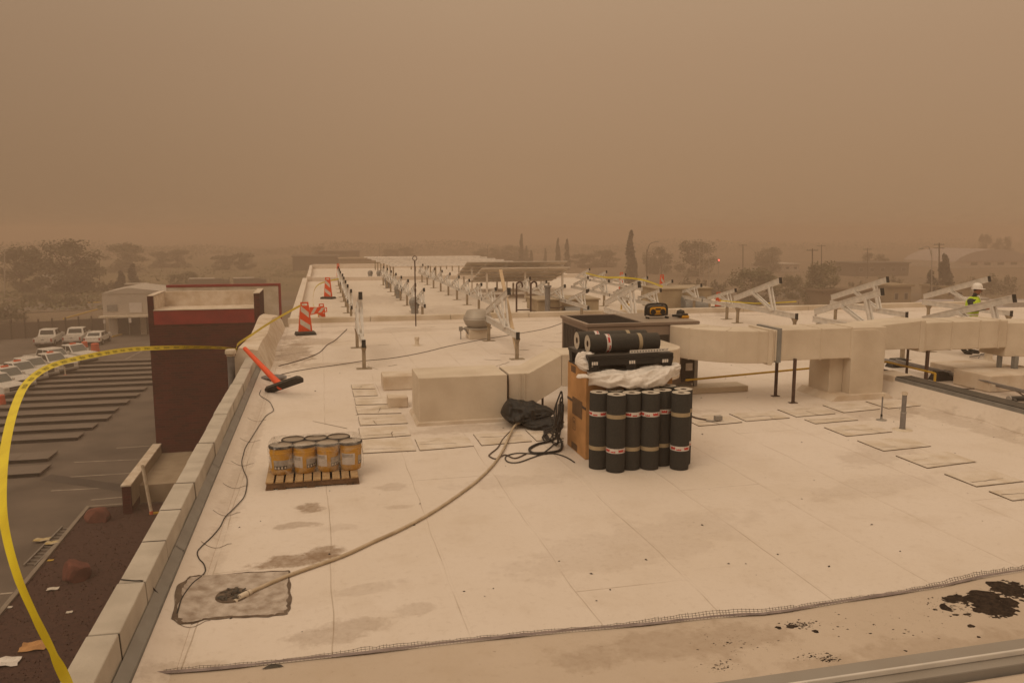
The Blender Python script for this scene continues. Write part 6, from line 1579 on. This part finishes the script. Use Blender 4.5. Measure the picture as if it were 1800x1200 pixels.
def tree(kind, px, base_y, top_y, wpx, label, Y=None, name='tree', cat='tree', group=None, lean=0):
    a = at(px, base_y, GZ); d = (a - Vector((0, 0, GZ))).length
    b = atY(px, top_y, a.y); h = b.z - GZ
    wm = wpx * a.y / FPX * 1.03
    o = thing(name, (a.x, a.y, GZ), label, cat, group)
    wn = {'round': 1.05, 'round2': 1.05, 'pale': 1.05, 'shrub': 1.35, 'cypress': .19, 'cypress2': .19, 'conifer': .62}[kind]
    n_ = max(1, round(wm / (1.15 * h))) if kind[:3] not in ('cyp', 'con') else 1      # a spreading tree carries several crown masses side by side
    for i in range(n_):
        w1 = wm / n_ * (1.0 if n_ == 1 else 1.45); hh = h * (1 if n_ == 1 else rnd.uniform(.78, 1.0) if i != n_ // 2 else 1.0)
        for nm, me in (('crown', KIN[kind][0]), ('trunk', KIN[kind][1])):
            if nm == 'trunk' and i != n_ // 2: continue
            c = bpy.data.objects.new(nm, me); col.objects.link(c); c.parent = o; c.scale = (w1 / wn, w1 / wn, hh)
            c.location = ((i + .5 - n_ / 2) * wm / n_, rnd.uniform(-.2, .2) * w1, 0); c.rotation_euler = (0, 0, rnd.uniform(0, 6.28))
    return o
T_ = [('round', 120, 514, 425, 118, 'big broad dusty tree at far left behind the light poles'), ('round2', 45, 512, 437, 75, 'hazy tree at the far left edge beside the big broad tree'), ('round2', 222, 478, 430, 70, 'faint round tree to the right of the big broad tree'),
      ('round2', 410, 474, 446, 66, 'low dark tree alone above the red edged screen wall'), ('pale', 322, 502, 478, 44, 'pale bush standing right of the two short cypresses'), ('shrub', 20, 566, 529, 52, 'small dark shrubby tree at the left edge before the kerbs'), ('shrub', 175, 514, 488, 40, 'dark bush before the two short cypresses'),
      ('cypress', 214, 513, 476, 17, 'short bent cypress left one of the pair'), ('cypress2', 236, 507, 463, 18, 'short pointed cypress right one of the pair'),
      ('cypress', 1107, 500, 406, 22, 'tallest dark cypress, directly behind the radio'), ('cypress2', 917, 470, 411, 11, 'thin faint cypress leftmost behind the dark panels'), ('cypress2', 925, 464, 432, 8, 'tiny faint cypress beside the leftmost thin one'), ('cypress', 934, 468, 440, 8, 'stubby faint cypress between the thin ones'), ('cypress', 981, 472, 419, 11, 'slim cypress left one of the close pair behind the panels'), ('cypress2', 996, 474, 420, 13, 'slim cypress right one of the close pair behind the panels'), ('cypress2', 958, 466, 436, 7, 'faint leaning cypress top just left of the close pair'),
      ('round', 880, 462, 432, 80, 'faint tree mass behind the thin cypresses'), ('round2', 1045, 470, 441, 80, 'faint tree mass left of the tallest cypress'), ('round', 1160, 482, 436, 60, 'faint tree mass right of the tallest cypress'), ('round2', 1225, 486, 427, 85, 'broad faint tree behind the tall thin poles'), ('round', 1345, 478, 436, 58, 'faint round tree in the middle right distance'), ('pale', 1335, 535, 474, 110, 'spreading green tree behind the large left rail frame'), ('pale', 1448, 538, 462, 78, 'dense green tree in the right middle distance'), ('pale', 1390, 525, 484, 52, 'green bush linking the two green trees'), ('shrub', 1502, 520, 486, 36, 'dark bush beside the dense green tree'), ('conifer', 1652, 528, 448, 46, 'pointed dark conifer at right by the utility pole'), ('conifer', 1632, 525, 475, 30, 'smaller conifer left of the pointed one'),
      ('shrub', 1735, 516, 472, 90, 'low wide bush mass at far right'), ('round2', 1725, 460, 414, 30, 'faint tree on the rise above the pale hall'), ('round', 1765, 462, 418, 42, 'wider faint tree on the rise above the pale hall'), ('shrub', 1560, 510, 478, 46, 'dark bush under the low long building'), ('round2', 700, 458, 436, 50, 'barely visible tree beyond the far end of the roof'), ('round2', 560, 452, 434, 26, 'barely visible small tree behind the dark building'), ('shrub', 1215, 520, 478, 52, 'dull bush behind the rail frames right of the tallest cypress'), ('shrub', 1265, 524, 484, 46, 'dull bush left of the spreading green tree'), ('round2', 300, 470, 440, 60, 'barely visible tree left of the low dark tree'), ('round', 1530, 480, 446, 60, 'barely visible tree left of the conifers'), ('shrub', 60, 530, 508, 34, 'dull bush below the light poles at left'), ('shrub', 110, 536, 514, 44, 'dull bush below the big broad tree')]
for t in T_: tree(*t, name=('cypress_tree' if t[0].startswith('cyp') else 'conifer_tree' if t[0] == 'conifer' else 'bush' if t[0] == 'shrub' else 'tree'), cat='bush' if t[0] == 'shrub' else 'tree')
# far wood that reads as one mass
k_vs, k_fs = [], []; r = random.Random(17)
for _ in range(24000):
    x = r.uniform(-420, 700); y = 430 + r.uniform(0, 120) ; h = 4.6 + 1.8 * math.sin(x * .031) + 1.3 * math.sin(x * .083 + 1)
    p = Vector((x, y, GZ + h * r.random() ** 1.2)); s = r.uniform(.35, .8)
    u = Vector((r.gauss(0, 1), r.gauss(0, 1), r.gauss(0, 1))).normalized(); v = u.orthogonal().normalized()
    o = len(k_vs); k_vs += [p - u * s, p + v * s, p + u * s, p - v * s]; k_fs.append((o, o + 1, o + 2, o + 3))
me = bpy.data.meshes.new('tree_line'); me.from_pydata(k_vs, [], k_fs); me.materials.append(M['leaf']); o = bpy.data.objects.new('tree_line', me); col.objects.link(o)
tag(o, 'far off line of trees fading into the dust', 'trees', kind='stuff')
# dry scrub on the ground in the middle distance
k_vs, k_fs = [], []
for _ in range(520):
    px, py = r.choice([(r.uniform(0, 190), r.uniform(515, 545)), (r.uniform(1240, 1800), r.uniform(480, 545)), (r.uniform(480, 560), r.uniform(455, 490)), (r.uniform(240, 500), r.uniform(470, 505))])
    c = at(px, py, GZ); rr_ = r.uniform(.3, .9)
    for _ in range(9):
        p = c + Vector((r.gauss(0, rr_), r.gauss(0, rr_), abs(r.gauss(0, rr_ * .6)))); s = r.uniform(.12, .3)
        u = Vector((r.gauss(0, 1), r.gauss(0, 1), r.gauss(0, 1))).normalized(); v = u.orthogonal().normalized(); o = len(k_vs); k_vs += [p - u * s, p + v * s, p + u * s, p - v * s]; k_fs.append((o, o + 1, o + 2, o + 3))
me = bpy.data.meshes.new('dry_scrub'); me.from_pydata(k_vs, [], k_fs); me.materials.append(M['leaf_pale']); o = bpy.data.objects.new('dry_scrub', me); col.objects.link(o)
tag(o, 'scattered dry scrub on the open ground round the site', 'scrub', kind='stuff')

def far_building(label, x0, x1, y_top, y_base, m, depth=12, name='building', win=0, roof=None):
    a = at(x0, y_base, GZ); Y = a.y; p0, p1 = atY(x0, y_top, Y), atY(x1, y_top, Y); h = max(2.2, p0.z - GZ)
    o = thing(name, ((p0.x + p1.x) / 2, Y, GZ), label, 'building')
    MB().box(p0.x, p1.x, Y, Y + depth, GZ, GZ + h).build('wall', m, o)
    MB().box(p0.x - .4, p1.x + .4, Y - .4, Y + depth + .4, GZ + h + .002, GZ + h + .35).build('roof', roof or m, o)
    if win:
        for i in range(win):
            x = p0.x + (p1.x - p0.x) * (i + .3) / win; w_ = (p1.x - p0.x) / win * .4
            f = MB().box(x, x + w_, Y - .06, Y - .002, GZ + h * .35, GZ + h * .7).build('window', 'pole', o); MB().box(x + .08, x + w_ - .08, Y - .08, Y - .061, GZ + h * .38, GZ + h * .67).build('pane', 'glass_dark', f)
    return o
b1 = far_building('long dark flat building in the haze left of the far roof end', 514, 596, 452, 476, 'far_dark', 14)
b2 = far_building('lower tan building joined to the long dark one', 597, 690, 456, 478, 'far_tan', 12)
b3 = far_building('dark upper block rising behind the long dark building', 560, 632, 443, 468, 'far_dark', 12)
far_building('small beige block building at right with two dark windows', 1568, 1602, 504, 540, 'far_tan', 6, win=2)
far_building('long low dark roofed building in the haze at right', 1505, 1598, 464, 486, 'far_dark', 10, win=5)
far_building('pale low building behind the left light poles', 68, 116, 494, 505, 'stucco', 8)
far_building('low pale strip building in the middle right haze', 1350, 1405, 466, 478, 'stucco', 10, win=4)
far_building('tan wall building behind the green trees', 1440, 1560, 512, 540, 'dirt', 4)
far_building('beige shed right of the conifers', 1662, 1705, 506, 530, 'far_tan', 6, win=1)
# hall with a pale curved roof
a = at(1660, 472, GZ); Y = a.y; x0, x1 = atY(1678, 470, Y).x, atY(1815, 470, Y).x; zt = atY(1740, 438, Y).z
o = thing('hall', ((x0 + x1) / 2, Y, GZ), 'pale hall with a curved roof far off at the upper right', 'building')
MB().box(x0, x1, Y, Y + 25, GZ, GZ + (zt - GZ) * .35).build('wall', 'stucco', o)
MB().prism([(x0 + (x1 - x0) * i / 16, GZ + (zt - GZ) * (.352 + .65 * math.sin(math.pi * i / 16) ** .6)) for i in range(17)], Y - .3, Y + 25, axis='y').build('roof', 'lavender_roof', o)
for i in range(4): MB().box(x0 + (x1 - x0) * (.2 + .17 * i), x0 + (x1 - x0) * (.28 + .17 * i), Y - .08, Y - .002, GZ + 1, GZ + (zt - GZ) * .3).build('window', 'glass_dark', o)
# lavender roofed wing beyond the worker
p = [at(1588, 541, -.25), at(1960, 548, -.25), at(1960, 525, -.25), at(1618, 526, -.25)]
print('wing', p)
o = thing('building', (p[0].x, p[0].y, GZ), 'flat lavender grey roof of the wing beyond the worker', 'building')
k = MB(); k.prism([(v.x, v.y) for v in p], -.7, -.25); k.build('roof', 'lavender_roof', o)
ctr_ = sum(p, Vector()) / 4; k = MB(); k.prism([((v.x - ctr_.x) * .97 + ctr_.x, (v.y - ctr_.y) * .97 + ctr_.y) for v in p], GZ, -.701); k.build('wall', 'stucco', o)
for px_, py_ in ((1700, 533), (1790, 541)):
    c = at(px_, py_, -.249); MB().box(c.x, c.x + 1.2, c.y, c.y + .8, -.249, -.02).build('skylight', 'stucco', o)
# rail cart and distant parked trailers
for i, (px, py, w_, lb_) in enumerate(((247, 516, 45, 'dark parked trailer with a pale top right of the short cypresses'), (362, 505, 52, 'dark parked trailer left of the lone pair beyond the screen wall'), (434, 504, 42, 'dark parked trailer furthest right beyond the screen wall'))):
    a = at(px, py, GZ); wm = w_ * a.y / FPX; o = thing('trailer', tuple(a), lb_, 'trailer', 'dark parked trailers in the haze')
    MB().box(a.x - wm / 2, a.x + wm / 2, a.y, a.y + 2.4, GZ + .6, GZ + 1.9).build('body', 'far_dark', o); MB().box(a.x - wm / 2 - .1, a.x + wm * .25, a.y - .1, a.y + 2.5, GZ + 1.902, GZ + 2.1).build('top', 'stucco', o)
    MB().box(a.x + wm / 2 + .01, a.x + wm / 2 + 1.4, a.y + .2, a.y + 2.2, GZ + .5, GZ + 1.7).build('cab', 'far_dark', o)
    for x in (-.38, -.1, .3, .48): MB().tube([(a.x + wm * x, a.y - .04, GZ + .42), (a.x + wm * x, a.y + .25, GZ + .42)], .42, 12).build('wheel', 'tyre', o)
# poles
def pole(px, base_y, top_y, label, r_=.11, m='pole', arm=None, name='light_pole', cat='light pole', cross=False, head=True):
    a = at(px, base_y, GZ); b = atY(px, top_y, a.y); o = thing(name, (a.x, a.y, GZ), label, cat)
    MB().tube([(a.x, a.y, GZ), (b.x, a.y, b.z)], r_, 8, r1=r_ * .7).build('pole', m, o)
    if cross:
        for dz in (.35, 1.1)[: 2 if cross == 2 else 1]: MB().box(b.x - 1.3, b.x + 1.3, a.y - .06, a.y + .06, b.z - dz - .07, b.z - dz + .07).build('crossarm', m, o)
        for x in (-1.1, -.5, .5, 1.1): MB().lathe([(.05, 0), (.07, .1), (.04, .22)], (b.x + x, a.y, b.z - .28), 8).build('insulator', 'grey_metal', o)
    elif arm:
        c = atY(arm[0], arm[1], a.y); k = MB().tube(smooth_path([(b.x, a.y, b.z - 1.2), (b.x * .7 + c.x * .3, a.y, b.z + .4 * (c.z - b.z) + .4), tuple(c)], 6), .07, 6); k.build('arm', m, o)
        MB().box(c.x - .1, c.x + .7, a.y - .15, a.y + .15, c.z - .1, c.z + .06).build('lamp_head', 'grey_metal', o)
    elif head:
        MB().box(b.x - .5, b.x + .5, a.y - .2, a.y + .2, b.z, b.z + .18).build('lamp_head', m, o)
pole(116, 512, 447, 'tall pale light pole before the big broad tree, left and nearer one', .16); pole(128, 500, 449, 'thinner pale light pole just right of the nearer one', .12); pole(8, 522, 441, 'pale light pole at the left photo edge', .14); pole(175, 505, 440, 'thin brown pole at the right rim of the big broad tree', .09, 'pole_wood', head=False)
pole(1137, 505, 438, 'street light with a long curved arm right of the tallest cypress', .13, 'pole_wood', arm=(1153, 425), name='street_lamp', cat='street lamp')
pole(1428, 520, 437, 'wooden utility pole with a crossarm, left and nearer one above the dense tree', .16, 'pole_wood', cross=1, name='utility_pole', cat='utility pole'); pole(1444, 490, 430, 'wooden utility pole with a crossarm, right and farther one above the dense tree', .18, 'pole_wood', cross=1, name='utility_pole', cat='utility pole')
pole(1651, 512, 427, 'wooden utility pole with double crossarms above the pointed conifer', .2, 'pole_wood', cross=2, name='utility_pole', cat='utility pole'); pole(1306, 486, 429, 'faint utility pole left of the faint round tree', .2, 'pole_wood', cross=1, name='utility_pole', cat='utility pole')
pole(1246, 512, 428, 'tall thin pale pole, rightmost of the close trio', .11, head=False); pole(1237, 500, 430, 'tall thin pale pole, middle of the close trio', .1, head=False); pole(1230, 490, 431, 'tall thin pale pole, leftmost of the close trio', .1, head=False)
pole(857, 470, 432, 'thin faint pole behind the dark panels at left', .09, 'pole_wood', head=False); pole(667, 470, 434, 'thin faint pole beyond the far roof edge', .09, 'pole_wood', head=False); pole(1525, 490, 436, 'faint pole above the long low building', .12, 'pole_wood', cross=1, name='utility_pole', cat='utility pole'); pole(1638, 530, 438, 'pale street light pole left of the conifers', .1, arm=(1617, 437), name='street_lamp', cat='street lamp')
# traffic signal showing red
a = at(1262, 500, GZ); b = atY(1262, 457, a.y); o = thing('traffic_signal', (a.x, a.y, GZ), 'distant traffic signal with its red lamp lit', 'traffic signal')
MB().tube([(a.x, a.y, GZ), (a.x, a.y, b.z - .5)], .1, 8).build('pole', 'pole', o); MB().box(a.x - .2, a.x + .2, a.y, a.y + .25, b.z - .85, b.z + .3).build('housing', 'far_dark', o)
mm = bpy.data.materials.new('red_lamp'); mm.use_nodes = True; bb = mm.node_tree.nodes['Principled BSDF']; bb.inputs['Emission Color'].default_value = (1, .05, .04, 1); bb.inputs['Emission Strength'].default_value = 6; M['red_lamp'] = mm
MB().tube([(a.x, a.y - .04, b.z), (a.x, a.y - .005, b.z)], .17, 12).build('lamp', 'red_lamp', o)

# ================================================================== AIRBORNE DUST
hz = MB().box(-900, 1100, -60, 1500, GZ - 1.2, 6.2)
hm = bpy.data.materials.new('dust'); hm.use_nodes = True; n, l = hm.node_tree.nodes, hm.node_tree.links; n.clear()
ho = n.new('ShaderNodeOutputMaterial'); pv = n.new('ShaderNodeVolumePrincipled'); pv.inputs['Density'].default_value = HAZE_D
pv.inputs['Color'].default_value = (*HAZE_C, 1); pv.inputs['Anisotropy'].default_value = 0.0
l.new(pv.outputs[0], ho.inputs['Volume']); M['dust'] = hm
h = hz.build('haze', 'dust', base=(0, 0, 0)); tag(h, 'brown dust hanging in the air over the whole site', 'dust haze', kind='stuff')
